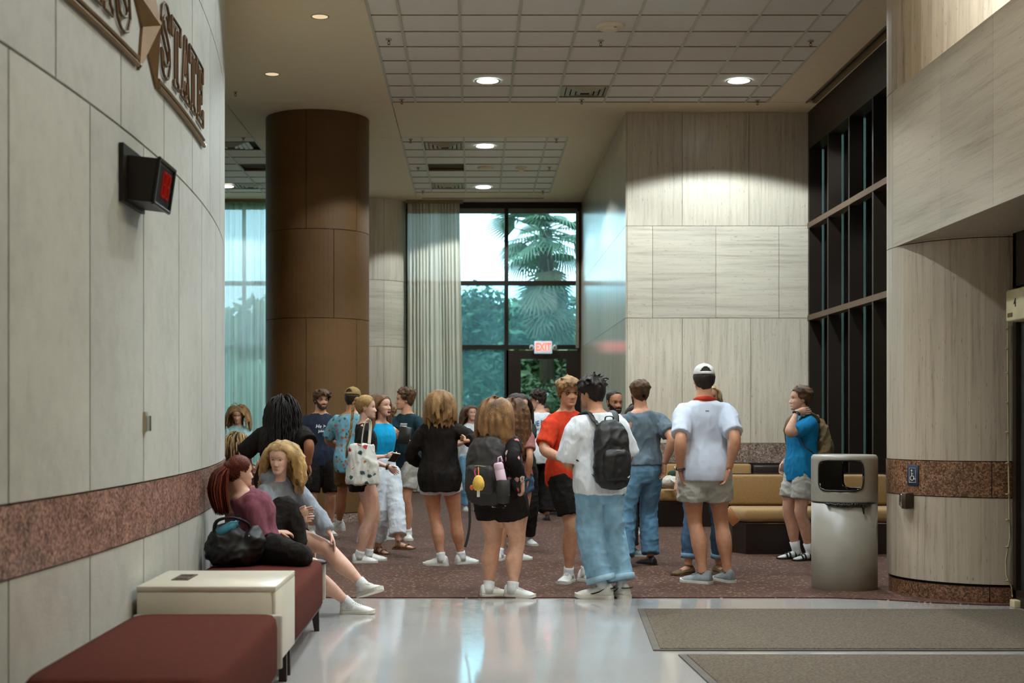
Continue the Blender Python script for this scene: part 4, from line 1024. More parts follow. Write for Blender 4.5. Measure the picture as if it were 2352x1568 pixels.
    # ---------------- socks and shoes
    if shoes:
        for nm, s in (('R', -1), ('L', 1)):
            Mf, L = ft[nm]
            if shoes.get('sock'):
                us = [shoes.get('sock_u', 1.86), 1.91, 1.96, 2.0]; p, sd = leg_pts(nm, us); r = [(lr(u)+.0035)*H for u in us]
                so_ = MB(); loft(so_, p+[p[-1]+V(0, 0, -.02*H)], r+[r[-1]], [x*1.08 for x in r]+[r[-1]*1.1], sd, 12); sko = so_.obj('sock', shoes['sock'], root, True)
                if shoes['kind'] == 'sandal':
                    fo = MB(); pr = [(-.24, .12, .06), (-.19, .14, .18), (-.05, .135, .26), (.08, .135, .28), (.22, .145, .23), (.38, .165, .165), (.52, .17, .125), (.64, .145, .095), (.72, .08, .06)]
                    loft(fo, [Mf @ V(0, -y*L*.96, h*L*.5+.014) for y, w_, h in pr], [w_*L*.92 for y, w_, h in pr], [h*L*.52 for y, w_, h in pr], Mf.to_3x3() @ V(1, 0, 0), 10); fo.obj('sock_foot', shoes['sock'], sko, True)
            up, so, la = shoe_parts(L, shoes['kind'] if shoes['kind'] != 'sandal' else 'loafer', 0, 0, 0)
            if shoes['kind'] == 'sandal':
                so_o = MB().add([Mf @ Vector(p_) for p_ in so.v], so.f).obj('sandal', shoes['sole'], root)
                stp = MB()
                for y0, w_, h in shoes.get('straps', ((.42, .165, .19), (.10, .15, .33), (-.02, .15, .34))):
                    stp.tube([Mf @ V(w_*L*math.cos(a)*1.08, -y0*L*.96, .012+h*L*math.sin(a)*1.02) for a in [math.pi*k/8 for k in range(9)]], .011, 6, flat=.35)
                stp.obj('strap', shoes['mat'], so_o, True)
            else:
                uo = MB().add([Mf @ Vector(p_) for p_ in up.v], up.f).obj('shoe', shoes['mat'], root, True)
                m_ = uo.modifiers.new('sub', 'SUBSURF'); m_.levels = 1; m_.render_levels = 1
                MB().add([Mf @ Vector(p_) for p_ in so.v], so.f).obj('sole', shoes['sole'], uo)
                if la.v: MB().add([Mf @ Vector(p_) for p_ in la.v], la.f).obj('laces', shoes.get('lace', shoes['mat']), uo, True)
                if shoes.get('swoosh'):
                    for sd_ in (-1, 1):
                        sb = MB(); pts = [(.62, .46, .125), (.50, .47, .145), (.36, .44, .19), (.22, .455, .27)]
                        sb.tube([Mf @ V(sd_*L*.335*w_*(1.0-.02), L*(.26-t), L*z_) for t, w_, z_ in pts], [.003, .008, .007, .003], 6, flat=.7); sb.obj('swoosh', shoes['swoosh'], uo)
                    hb_ = MB(); hb_.tube([Mf @ V(L*.335*.42*math.cos(a), L*(.26-.05)+L*.075*math.sin(a), L*.29) for a in [math.pi*k/8 for k in range(9)]], L*.05, 6, flat=.3); hb_.obj('heel_tab', shoes['swoosh'], uo, True)
    return pp
LENS = glass_pane('spectacle_lens', (.97, .98, .98))
# ================================================================ PEOPLE: the crowd
def floral(name, base, cols, scale=16, size=.22, keep=.5, leaf=None):
    m, nt, b = newmat(name); v = coords(nt, (1, 1, 1)); vo = nd(nt, 'ShaderNodeTexVoronoi'); vo.inputs['Scale'].default_value = scale
    wob = noise_tex(nt, v, scale*3, 2); sep = nd(nt, 'ShaderNodeSeparateColor')
    nt.links.new(v, vo.inputs['Vector']); nt.links.new(vo.outputs['Color'], sep.inputs[0])
    ad = nd(nt, 'ShaderNodeMath', operation='ADD'); nt.links.new(vo.outputs['Distance'], ad.inputs[0])
    ml = nd(nt, 'ShaderNodeMath', operation='MULTIPLY_ADD'); nt.links.new(wob, ml.inputs[0]); ml.inputs[1].default_value = .5; ml.inputs[2].default_value = -.25; nt.links.new(ml.outputs[0], ad.inputs[1])
    msk = ramp(nt, ad.outputs[0], [(size*.9, (1, 1, 1)), (size*1.05, (0, 0, 0))]); kp = ramp(nt, sep.outputs[0], [(keep-.01, (0, 0, 0)), (keep, (1, 1, 1))])
    fl = ramp(nt, sep.outputs[1], [(k/len(cols), lin(c)) for k, c in enumerate(cols)], 'CONSTANT')
    core = ramp(nt, ad.outputs[0], [(size*.30, (.55, .35, .3)), (size*.45, (1, 1, 1))])
    bs = ramp(nt, noise_tex(nt, v, 10, 3), [(.3, sc_(lin(base), .85)), (.7, sc_(lin(base), 1.1))])
    nt.links.new(mix(nt, mix(nt, 1.0, msk, kp, 'MULTIPLY'), bs, mix(nt, 1.0, fl, core, 'MULTIPLY')), b.inputs['Base Color']); b.inputs['Roughness'].default_value = .85
    b.inputs['Specular IOR Level'].default_value = .2
    return m
def stripes(name, a, c, scale, axis='z'):
    m, nt, b = newmat(name); wv = nd(nt, 'ShaderNodeTexWave', bands_direction={'z': 'Z', 'x': 'X'}[axis]); wv.inputs['Scale'].default_value = scale
    nt.links.new(coords(nt), wv.inputs['Vector']); nt.links.new(ramp(nt, wv.outputs['Fac'], [(.35, lin(a)), (.65, lin(c))]), b.inputs['Base Color']); b.inputs['Roughness'].default_value = .85; b.inputs['Specular IOR Level'].default_value = .2
    return m
def cloth(name, c, var=.10, rough=.88):
    key = 'cloth_'+name; new = key not in _mc; m = cloth0(name, c, var, rough)
    if new:                                   # soft crease relief
        nt = m.node_tree; bumpn(nt, nt.nodes['Principled BSDF'], noise_tex(nt, coords(nt, (16, 16, 7), (.4, .3, 0)), 1.3, 2, .5), .55, .02)
    return m
def cloth0(name, c, var=.10, rough=.88): return mat('cloth_'+name, c, rough, var=var, vs=(14, 14, 9), spec=.2)
def denim(name, c):
    m = mat('denim_'+name, c, .85, var=.26, vs=(9, 9, 5), spec=.2); return m
BLK = cloth('black', (30, 24, 20), .25); NAVY = cloth('navy', (40, 46, 62)); TEALT = cloth('dark_teal', (26, 50, 58)); WHT = cloth('white', (226, 228, 230), .04); GRYT = cloth('slate_grey', (104, 118, 126), .14)
RED = cloth('red', (206, 62, 34)); BLUE = cloth('bright_blue', (28, 128, 178)); CYAN = cloth('cyan', (20, 160, 208)); LCY = cloth('pale_aqua', (172, 208, 208)); PINKT = cloth('dusty_pink', (150, 98, 92)); MAUVE = cloth('mauve', (128, 74, 84))
LGREY = cloth('light_grey', (186, 184, 174), .06); HGREY = cloth('heather_grey', (150, 156, 164), .16); BRWN = cloth('brown_shorts', (112, 82, 50)); WPANT = cloth('white_trousers', (214, 218, 222), .06); CHAR = cloth('charcoal', (52, 48, 46))
SHW = mat('shoe_white_leather', (226, 224, 216), .45, var=.05, vs=(30, 30, 30)); SOLEW = mat('sole_white_rubber', (216, 212, 200), .6, var=.06); SOCKW = cloth('sock_white', (224, 224, 222), .04); SHG = cloth('shoe_grey_knit', (134, 142, 142), .2); SHBR = mat('shoe_tan_suede', (118, 92, 60), .8, var=.2, vs=(20, 20, 20)); SHDK = mat('shoe_dark_leather', (40, 30, 24), .5); SANDB = mat('sandal_brown', (120, 82, 48), .6)
DEN1 = denim('light', (142, 184, 208)); DEN2 = denim('mid', (108, 150, 176)); DEN3 = denim('dark', (70, 98, 122))
FLOR = floral('floral_black', (26, 20, 18), [(214, 150, 150), (190, 66, 60), (226, 206, 190), (200, 120, 120)], 12, .30, .38)
HAWA = floral('hawaiian_print', (118, 172, 190), [(190, 104, 76), (70, 96, 84), (170, 132, 100), (84, 112, 120)], 21, .36, .12)
PLAID = stripes('plaid_pale_blue', (190, 206, 214), (110, 140, 160), 30); POLO = stripes('polo_fine_stripe', (214, 220, 232), (196, 204, 220), 60)
HB = dict(brown=((40, 26, 14), (112, 76, 44)), dkbrown=((24, 15, 9), (62, 42, 26)), black=((14, 10, 8), (46, 34, 26)), blonde=((128, 88, 44), (222, 182, 116)), dblonde=((92, 62, 34), (186, 142, 90)), red=((66, 20, 9), (136, 54, 24)), lbrown=((78, 50, 26), (168, 122, 74)), mix=((44, 28, 16), (206, 168, 116)), brunette=((52, 32, 18), (136, 92, 54)))
def hr(hn, style, **k): return dict(name=hn, cols=HB[hn], style=style, **k)
def px(u, d): return (u-CX)/F*d
SK1, SK2, SK3, SK4, SK5 = (216, 168, 142), (204, 150, 118), (180, 124, 90), (126, 80, 54), (226, 182, 160)
sneak = dict(kind='sneaker', mat=SHW, sole=SOLEW, sock=SOCKW)
PE = {}
PE['aqua'] = person('long-haired blonde girl in a pale aqua tee looking down, far left by the curtain', px(547, 18.8), 18.8, 8, 1.55, 'f', skin=SK1, head=(-8, 18, 0), expr='down',
    arms={'R': dict(to=(.05, -.15, .66), dir=(-.5, -.5, .5), palm=(-.3, .8, .3)), 'L': dict(to=(.03, -.16, .64), dir=(-.5, -.5, .5), palm=(-.3, .8, .3))},
    top=dict(mat=LCY, hem=.46, sleeve=.75, soff=0.010, sflare=0.008), bottom=dict(mat=BLK, hemr=.04), shoes=sneak, hair=hr('dblonde', 'long', L=.30, n=260, mw=.007, w=0.0065, vol=.0, back=.15), seed=1)
PE['braids_seated'] = person('seated person with thin light brown braids raising a hand with a snack', px(548, 14.5), 14.5, 118, 1.62, 'f', skin=SK3, pelvis=(0, .02, -.235), lean=(6, 0), head=(20, 0, 0),
    feet={'R': (.09, -.28, 5), 'L': (.09, -.28, 5)}, arms={'R': dict(px=(592, 1078, 13.9), dir=(.1, -.4, .9), palm=(-.6, -.6, 0), curl=.9, pole=(.5, .1, -1), thumbdir=(0, .2, 1)), 'L': dict(to=(.08, -.2, .42))},
    top=dict(mat=cloth('rust', (120, 84, 60)), hem=.5), bottom=dict(mat=CHAR, hemr=.045), shoes=sneak, hair=hr('mix', 'long', L=.23, n=230, w=.0065, bumpy=1, tip=.8, vol=.06, face=True), seed=2)
PE['braids_back'] = person('person with long dark braids and a loose black tee, seen from behind', px(650, 13.0), 13.0, 184, 1.58, 'f', bulk=1.42, skin=SK3, head=(0, 6, 0),
    arms={'R': dict(px=(709, 1066, 12.9), dir=(.25, -.2, -1), palm=(-1, .2, .1), curl=.5), 'L': dict(to=(.20, -.16, .60), pole=(1, .5, -.3))},
    top=dict(mat=BLK, hem=.44, sleeve=.98, soff=0.013, sflare=0.014, drape=.7, off=0.013), bottom=dict(mat=DEN2, hemr=.055), shoes=sneak, hair=hr('black', 'long', L=.47, n=330, w=.0068, bumpy=1, tip=.8, vol=.22, wave=.008, face=True), seed=3)
PE['navy'] = person('smiling bearded guy in navy tee printed with a handwritten slogan', px(736, 16.8), 16.8, 14, 1.73, 'm', skin=SK2, head=(14, 4, 0), expr='smile', bulk=1.06,
    arms={'R': dict(to=(.17, .02, .48)), 'L': dict(to=(.17, .02, .48))}, top=dict(mat=NAVY, hem=.47), bottom=dict(mat=BLK, end=.92, o1=0.019, name='shorts'), shoes=sneak,
    hair=hr('brown', 'short', L=.085, n=700, w=0.0032, lift=.2, flow=(.1, -.6, -.6), curl=.12, vol=.06), beard=dict(th=.018), glasses=dict(t=.006), seed=4)
PE['hawaiian'] = person('guy in a blue floral button-up and tan cap, seen from behind', px(808, 15.9), 15.9, 168, 1.73, 'm', skin=SK3, head=(-14, 4, 0),
    feet={'L': dict(px=(777, 1236, 16.4), yaw=70), 'R': (.07, 0, 8)}, arms={'L': dict(to=(.10, -.17, .60), pole=(1, .3, -.4)), 'R': dict(to=(.12, -.14, .56))},
    top=dict(mat=HAWA, hem=.455, sleeve=.82, soff=0.010, sflare=0.007, name='shirt'), bottom=dict(mat=BRWN, end=.72, o1=0.016, name='shorts'), shoes=sneak,
    hair=hr('dkbrown', 'short', L=.045, n=500, w=0.0032, lift=.3, flow=(0, .2, -.7), curl=.2), cap=dict(mat=cloth('tan_cap', (150, 122, 78))), seed=5)
PE['tote'] = person('woman in black with a long braid carrying a floral tote', px(836, 13.6), 13.6, 97, 1.60, 'f', skin=SK5, head=(-6, 2, 0), expr='smile',
    feet={'R': dict(px=(824, 1289, 13.55), yaw=-6), 'L': dict(px=(846, 1286, 13.75), yaw=12)}, arms={'R': dict(px=(886, 1047, 13.45), dir=(.1, -1, -.05), palm=(-.7, 0, .7), curl=.7, pole=(.3, 1, -.4)), 'L': dict(px=(893, 1072, 13.7), dir=(0, -.7, -.5), curl=.6, pole=(.3, 1, -.4))},
    top=dict(mat=BLK, hem=.475, sleeve=.90, soff=0.010, sflare=0.008, drape=.6), bottom=dict(mat=BLK, skirt=.43, name='skirt'), shoes=sneak,
    hair=hr('blonde', 'pony', gather=(0, .40, .80), n=975, w=0.0031, L=.1, tail=dict(kind='braid', w=.020, turns=7, knot=.03, path=[(0, .035, -.03), (0, .045, -.12), (0, .055, -.24), (0, .075, -.36), (0, .10, -.44)])), seed=6)
PE['laugh'] = person('laughing woman in a bright cyan top and wide white trousers', px(876, 14.5), 14.5, 38, 1.62, 'f', skin=SK1, head=(14, -4, 0), expr='laugh',
    feet={'R': dict(px=(868, 1274, 14.5), yaw=0), 'L': dict(px=(918, 1277, 14.15), yaw=28)}, arms={'R': dict(to=(.14, -.06, .50)), 'L': dict(px=(902, 1065, 14.7))},
    top=dict(mat=CYAN, hem=.585, sleeve=0, off=0.004, drape=0, neck=.80, wr=.003, tuck=True), bottom=dict(mat=WPANT, hemr=.054, end=1.82, waist=.61, o0=.016), shoes=dict(kind='sandal', mat=SANDB, sole=SANDB, sock=None),
    hair=hr('brunette', 'long', L=.40, n=520, w=0.0065), seed=7)
PE['hidden_brown'] = person('short person with tousled brown hair half hidden behind the teal tee', px(893, 19.6), 19.6, 200, 1.56, 'f', skin=SK1, top=dict(mat=CHAR, hem=.47), bottom=dict(mat=BLK, hemr=.045), shoes=dict(kind='loafer', mat=SHDK, sole=SHDK),
    hair=hr('lbrown', 'short', L=.08, n=500, w=0.0036, lift=.4, flow=(0, .2, -.6), curl=.2, vol=.06), seed=8)
PE['teal'] = person('curly-haired guy in a dark teal tee holding a black book', px(934, 16.2), 16.2, -38, 1.72, 'm', skin=SK2, head=(-42, 2, 0), expr='smile',
    feet={'R': dict(px=(893, 1240, 16.2), yaw=30), 'L': dict(px=(938, 1241, 16.2), yaw=40)}, arms={'R': dict(px=(912, 1003, 15.8), dir=(-.8, -.4, .1), palm=(-.4, .6, .5), curl=.6, pole=(1, .6, -.4)), 'L': dict(px=(944, 1015, 15.75), dir=(-.9, -.3, .1), palm=(-.3, .6, .6), curl=.6, pole=(1, .6, -.4))},
    top=dict(mat=TEALT, hem=.475, sleeve=.72), bottom=dict(mat=LGREY, end=.72, o1=0.017, name='shorts'), shoes=sneak, hair=hr('brown', 'short', L=.065, n=700, w=0.0029, lift=.3, flow=(0, .35, -.4), curl=.4, vol=.05), seed=9)
PE['bob'] = person('woman with a blonde bob in an oversized black sweatshirt, seen from behind', px(1010, 13.3), 13.3, 186, 1.63, 'f', skin=SK2, head=(-3, 4, 0),
    feet={'L': dict(px=(1014, 1298, 13.3), yaw=62), 'R': dict(px=(1060, 1293, 13.45), yaw=62)}, arms={'R': dict(px=(1068, 1012, 13.0), dir=(0, -1, .2), pole=(1, .5, -.5)), 'L': dict(to=(.10, -.16, .58), pole=(1, .6, -.4))},
    top=dict(mat=BLK, hem=.435, sleeve=1.78, soff=0.013, drape=.7, off=0.018, name='sweatshirt'), bottom=dict(mat=WHT, end=.38, o1=0.016, name='shorts'), shoes=sneak,
    hair=hr('dblonde', 'long', L=.24, n=520, w=0.0071, vol=.12, tip=.7), seed=10)
PE['backpacker'] = person('woman in a black floral top with a loaded dark backpack, long light brown hair', px(1146, 11.05), 11.05, 148, 1.53, 'f', bulk=1.16, thigh=1.12, skin=SK1, head=(-14, 4, 0),
    feet={'L': dict(px=(1122, 1366, 11.0), yaw=-45), 'R': dict(px=(1177, 1372, 10.98), yaw=74)}, arms={'R': dict(px=(1200, 1108, 10.85), dir=(0, -.1, -1), palm=(-1, .2, 0), curl=.7), 'L': dict(to=(.16, -.08, .50))},
    top=dict(mat=FLOR, hem=.46, sleeve=1.85, soff=0.008, drape=.6), bottom=dict(mat=BLK, end=.50, o1=0.019, o0=.016, name='shorts'), shoes=dict(sneak, scale=1.12),
    hair=hr('lbrown', 'long', L=.36, n=520, w=0.0071, vol=.10, wave=.006), seed=11)
PE['curly'] = person('woman with very long wavy brown hair in a dusty pink tee', px(1182, 13.8), 13.8, 168, 1.57, 'f', skin=SK2, head=(-10, 2, 0),
    feet={'L': dict(px=(1147, 1288, 13.8), yaw=-10), 'R': dict(px=(1188, 1288, 13.8), yaw=40)}, arms={'R': dict(px=(1212, 1100, 13.7)), 'L': dict(to=(.12, -.12, .56))},
    top=dict(mat=PINKT, hem=.53, sleeve=.72), bottom=dict(mat=DEN3, end=.34, o1=0.012, name='shorts'), shoes=sneak, hair=hr('brunette', 'long', L=.52, n=520, w=0.0078, wave=.012, wf=22, vol=.14), seed=12)
PE['glasses_f'] = person('brown-haired woman in glasses clapping, half hidden behind the wavy hair', px(1194, 15.5), 15.5, 16, 1.64, 'f', skin=SK1, head=(6, 4, 0), glasses=dict(t=.005, mat=BRASS),
    arms={'R': dict(px=(1210, 992, 15.15), dir=(.1, -.3, 1), palm=(-1, 0, 0), curl=.1, thumbdir=(0, .5, .5)), 'L': dict(px=(1217, 992, 15.15), dir=(.05, -.3, 1), palm=(-1, 0, 0), curl=.1, thumbdir=(0, .5, .5))},
    top=dict(mat=cloth('dark_green', (44, 52, 42)), hem=.47), bottom=dict(mat=BLK, hemr=.045), shoes=sneak, hair=hr('dkbrown', 'long', L=.38, n=260, w=0.0065), seed=13)
PE['print_tee'] = person('guy in a white tee with blue arched lettering across the back and black trousers', px(1240, 19.2), 19.2, 203, 1.76, 'm', skin=SK1, head=(56, 6, 0), glasses=dict(t=.006, mat=CHROME), bulk=1.08,
    feet={'L': (.07, 0, 20), 'R': (.07, -.02, 20)}, arms={'L': dict(to=(.12, -.16, .58)), 'R': dict(to=(.13, -.12, .54))},
    top=dict(mat=WHT, hem=.445, sleeve=.85, soff=0.010), bottom=dict(mat=BLK, hemr=.062), shoes=dict(kind='loafer', mat=SHDK, sole=SHDK), hair=hr('dkbrown', 'short', L=.06, n=700, w=0.0032, lift=.4, flow=(0, -.3, -.3), curl=.2, vol=.05), seed=14)
PE['jeans_hidden'] = person('person in pale jeans and dark sneakers behind the lettered white tee', px(1251, 20.9), 20.9, 10, 1.58, 'm', skin=SK2, top=dict(mat=CHAR, hem=.47), bottom=dict(mat=DEN1, hemr=.055), shoes=dict(kind='sneaker', mat=CHAR, sole=SOLEW, sock=SOCKW), hair=hr('dkbrown', 'short', L=.04, n=250, w=0.0036, lift=.2, flow=(0, .2, -.6)), seed=15)
PE['white_hidden'] = person('person in a white shirt mostly hidden between the sweatshirt and the backpack', px(1082, 21.4), 21.4, 20, 1.58, 'f', skin=SK1, arms={'R': dict(to=(.10, -.15, .66))}, top=dict(mat=WHT, hem=.47), bottom=dict(mat=DEN2, hemr=.05), shoes=sneak, hair=hr('brown', 'long', L=.3, n=220, w=0.0078), seed=16)
PE['red'] = person('blond guy in glasses and a red tee smiling behind the white tee', px(1303, 12.0), 12.0, 40, 1.73, 'm', skin=SK2, head=(-22, 10, 0), expr='smile', glasses=dict(t=.008, r=.10),
    feet={'R': dict(px=(1306, 1338, 11.95), yaw=62), 'L': dict(px=(1345, 1335, 12.0), yaw=0)}, arms={'R': dict(px=(1312, 1062, 11.7), pole=(1, .6, -.3)), 'L': dict(to=(.12, -.12, .55))},
    top=dict(mat=RED, hem=.47, sleeve=.82, soff=0.009), bottom=dict(mat=BLK, end=.78, o1=0.017, name='shorts'), shoes=dict(sneak, sole=SOLEW), hair=hr('dblonde', 'short', L=.085, n=700, w=0.0032, lift=.2, flow=(-.3, -.5, -.5), curl=.08, vol=.05), seed=17)
PE['white_tee'] = person('black-haired guy in a white tee and cuffed pale jeans wearing a black backpack', px(1390, 10.95), 10.95, 204, 1.70, 'm', skin=SK2, head=(22, 10, 0), glasses=dict(t=.007),
    feet={'L': dict(px=(1386, 1374, 10.9), yaw=52), 'R': dict(px=(1429, 1370, 10.95), yaw=-4)}, arms={'L': dict(to=(.07, -.15, .585), pole=(1, .7, -.4)), 'R': dict(to=(.14, -.14, .56))}, pelvis=(.03, 0, 0), lean=(4, 4),
    top=dict(mat=WHT, hem=.475, sleeve=.95, soff=0.015, sflare=0.015, drape=.7, off=0.013), bottom=dict(mat=DEN1, hemr=.062, end=1.86, o0=.014, cuff=denim('cuff', (160, 192, 208)), wr=.012), shoes=dict(sneak, swoosh=BLACKPL, scale=1.14),
    hair=hr('black', 'short', L=.07, n=700, w=0.0032, lift=.22, flow=(0, -.1, -.45), curl=.08, vol=.06), seed=18)
PE['beard'] = person('smiling man with a full dark beard, cropped hair and wire glasses', px(1409, 14.3), 14.3, 12, 1.66, 'm', skin=SK3, head=(10, 4, 0), expr='smile', bulk=1.05, glasses=dict(t=.005, mat=CHROME),
    feet={'L': dict(px=(1448, 1280, 14.2), yaw=60), 'R': (.06, 0, 10)}, top=dict(mat=BLK, hem=.47), bottom=dict(mat=CHAR, hemr=.05), shoes=dict(kind='runner', mat=SHG, sole=SOLEW, sock=SOCKW),
    hair=hr('black', 'short', L=.012, mw=.004, n=700, w=0.0022, lift=.2, flow=(0, .2, -.5), shell=.010, line='receded'), beard=dict(th=.05), seed=19)
PE['dark_hidden'] = person('person in black trousers and white sneakers behind the grey tee', px(1466, 17.0), 17.0, 10, 1.55, 'f', skin=SK1, feet={'R': dict(px=(1456, 1226, 17.0), yaw=30), 'L': dict(px=(1472, 1226, 17.0), yaw=-20)}, top=dict(mat=BLK, hem=.47), bottom=dict(mat=BLK, hemr=.04), shoes=sneak, hair=hr('dkbrown', 'long', L=.3, n=150, w=0.0078), seed=20)
PE['grey'] = person('guy in a slate grey tee and mid blue jeans, seen from behind', px(1474, 13.4), 13.4, 192, 1.74, 'm', skin=SK2, head=(4, 2, 0), bulk=1.04,
    feet={'L': dict(px=(1436, 1300, 13.2), yaw=10), 'R': dict(px=(1494, 1298, 13.4), yaw=-14)}, arms={'R': dict(px=(1526, 1066, 13.3), dir=(0, -.2, -1)), 'L': dict(to=(.13, -.14, .55))}, lean=(0, 2),
    top=dict(mat=GRYT, hem=.535, sleeve=.72, wr=.012), bottom=dict(mat=DEN2, hemr=.050, end=1.93, wr=.010, waist=.60), shoes=dict(kind='loafer', mat=SHDK, sole=SHDK), hair=hr('brown', 'short', L=.04, n=700, w=0.0029, lift=.2, flow=(0, .25, -.6), vol=.04), beard=dict(th=.02), seed=21)
PE['polo'] = person('tall man in a pale striped polo, grey shorts and white cap, seen from behind', px(1618, 11.9), 11.9, 182, 1.83, 'm', skin=SK2, head=(-3, 2, 0), bulk=1.05,
    feet={'L': dict(px=(1616, 1343, 11.85), yaw=48), 'R': dict(px=(1672, 1341, 11.95), yaw=-16)}, arms={'L': dict(px=(1562, 1080, 11.8), dir=(-.3, -.4, -1), pole=(.25, 1, 0)), 'R': dict(px=(1674, 1078, 11.75), dir=(-.3, -.4, -1), pole=(.25, 1, 0))},
    top=dict(mat=POLO, hem=.475, sleeve=.84, soff=0.010, wr=.008), bottom=dict(mat=LGREY, end=.56, o1=0.025, name='shorts', wr=.014), shoes=dict(kind='runner', mat=SHG, sole=SOLEW, lace=SHG), hair=hr('dkbrown', 'short', L=.035, n=700, w=0.0032, lift=.12, flow=(0, .1, -.8)), cap=dict(mat=cloth('white_cap', (206, 204, 196), .05)), seed=22)
PE['blond_hidden'] = person('pale blond person in blue jeans and tan loafers behind the tall man', px(1618, 12.75), 12.75, 4, 1.69, 'f', skin=SK1, lean=(0, 6), feet={'R': dict(px=(1580, 1320, 12.55), yaw=58), 'L': dict(px=(1650, 1316, 12.7), yaw=14)}, arms={'L': dict(px=(1672, 1140, 12.5))},
    top=dict(mat=PLAID, hem=.44, sleeve=1.0, drape=.6), bottom=dict(mat=DEN3, hemr=.036, end=1.84, cuff=denim('cuff2', (128, 160, 182))), shoes=dict(kind='loafer', mat=SHBR, sole=SHBR), hair=dict(name='paleblond', cols=((170, 140, 96), (236, 216, 176)), style='long', L=.12, n=300, w=.008, vol=.14), seed=23)
PE['blue'] = person('young man in a bright blue tee rubbing the back of his neck', px(1843, 13.85), 13.85, -74, 1.69, 'm', skin=SK1, head=(-14, 0, 0),
    feet={'R': dict(px=(1830, 1283, 13.95), yaw=8), 'L': dict(px=(1862, 1288, 13.8), yaw=4)}, arms={'L': dict(px=(1830, 946, 13.66), dir=(.25, .96, .12), palm=(-.96, .28, 0), curl=.25, pole=(.1, -1, .05), thumbdir=(0, -.2, -1)), 'R': dict(px=(1800, 1062, 14.1), dir=(0, -.3, -1), curl=.6, palm=(-1, .2, 0))},
    top=dict(mat=BLUE, hem=.455, off=.013, flare=.008, sleeve=.70, soff=0.007), bottom=dict(mat=LGREY, end=.66, o1=0.019, name='shorts', wr=.012), shoes=dict(kind='sandal', mat=BLACKPL, sole=BLACKPL, sock=SOCKW, sock_u=1.74, straps=((.42, .165, .19), (.30, .155, .235), (.08, .15, .33), (-.04, .15, .34))), hair=hr('brown', 'short', L=.05, n=700, w=0.0029, lift=.3, flow=(0, .5, -.3), vol=.05), seed=24)
PE['redhead'] = person('red-haired woman in a mauve top sitting cross-legged on the bench', -1.39, 9.12, 112, 1.46, 'f', bulk=1.22, skin=SK5, pelvis=(0, .0, -.135), lean=(-29, 0), head=(10, 2, 0), slouch=.78,
    feet={'R': (.02, -.16, 60, .285, 0), 'L': (.03, -.21, 0, .29, 0)}, knees={'R': (-1, -.75, -.15), 'L': (.25, -.3, 1)}, arms={'R': dict(px=(640, 1222, 9.15), dir=(-.2, -1, -.05), palm=(-.4, 0, -1), curl=.5, pole=(.8, .6, -.6)), 'L': dict(to=(.06, -.2, .52))},
    top=dict(mat=MAUVE, hem=.50, sleeve=.95, soff=0.007, off=.014), bottom=dict(mat=BLK, hemr=.036, end=1.85), shoes=dict(kind='loafer', mat=SHDK, sole=SHDK),
    hair=hr('red', 'pony', gather=(0, .40, .66), n=1050, w=0.0035, L=.1, tail=dict(kind='loose', w=.055, n=120, knot=.035, path=[(0, .05, -.04), (0, .07, -.15), (0, .04, -.30)])), seed=25)
PE['blonde_seat'] = person('blonde woman in a pale grey cardigan leaning forward on the bench', -1.40, 10.02, 52, 1.54, 'f', skin=SK5, pelvis=(0, .0, -.165), lean=(22, -10), head=(-66, 8, 0), slouch=.88,
    feet={'R': dict(px=(802, 1406, 10.05), yaw=-35), 'L': dict(px=(836, 1368, 9.85), yaw=-10, lift=1, pitch=-16)}, arms={'L': dict(px=(776, 1250, 9.85), dir=(0, -.5, -.9), palm=(-.4, .5, .2), curl=.25, pole=(1, .3, .2)), 'R': dict(to=(.08, -.22, .45))},
    top=dict(mat=HGREY, hem=.50, sleeve=1.85, soff=0.010, name='cardigan', hood=True, drape=.8), bottom=dict(mat=BLK, end=.45, o1=0.012, name='shorts'), shoes=dict(sneak, scale=1.1),
    hair=hr('blonde', 'long', L=.27, n=520, w=0.0071, msm=1, wave=.017, wf=24, vol=.06, mw=.0095), seed=26)
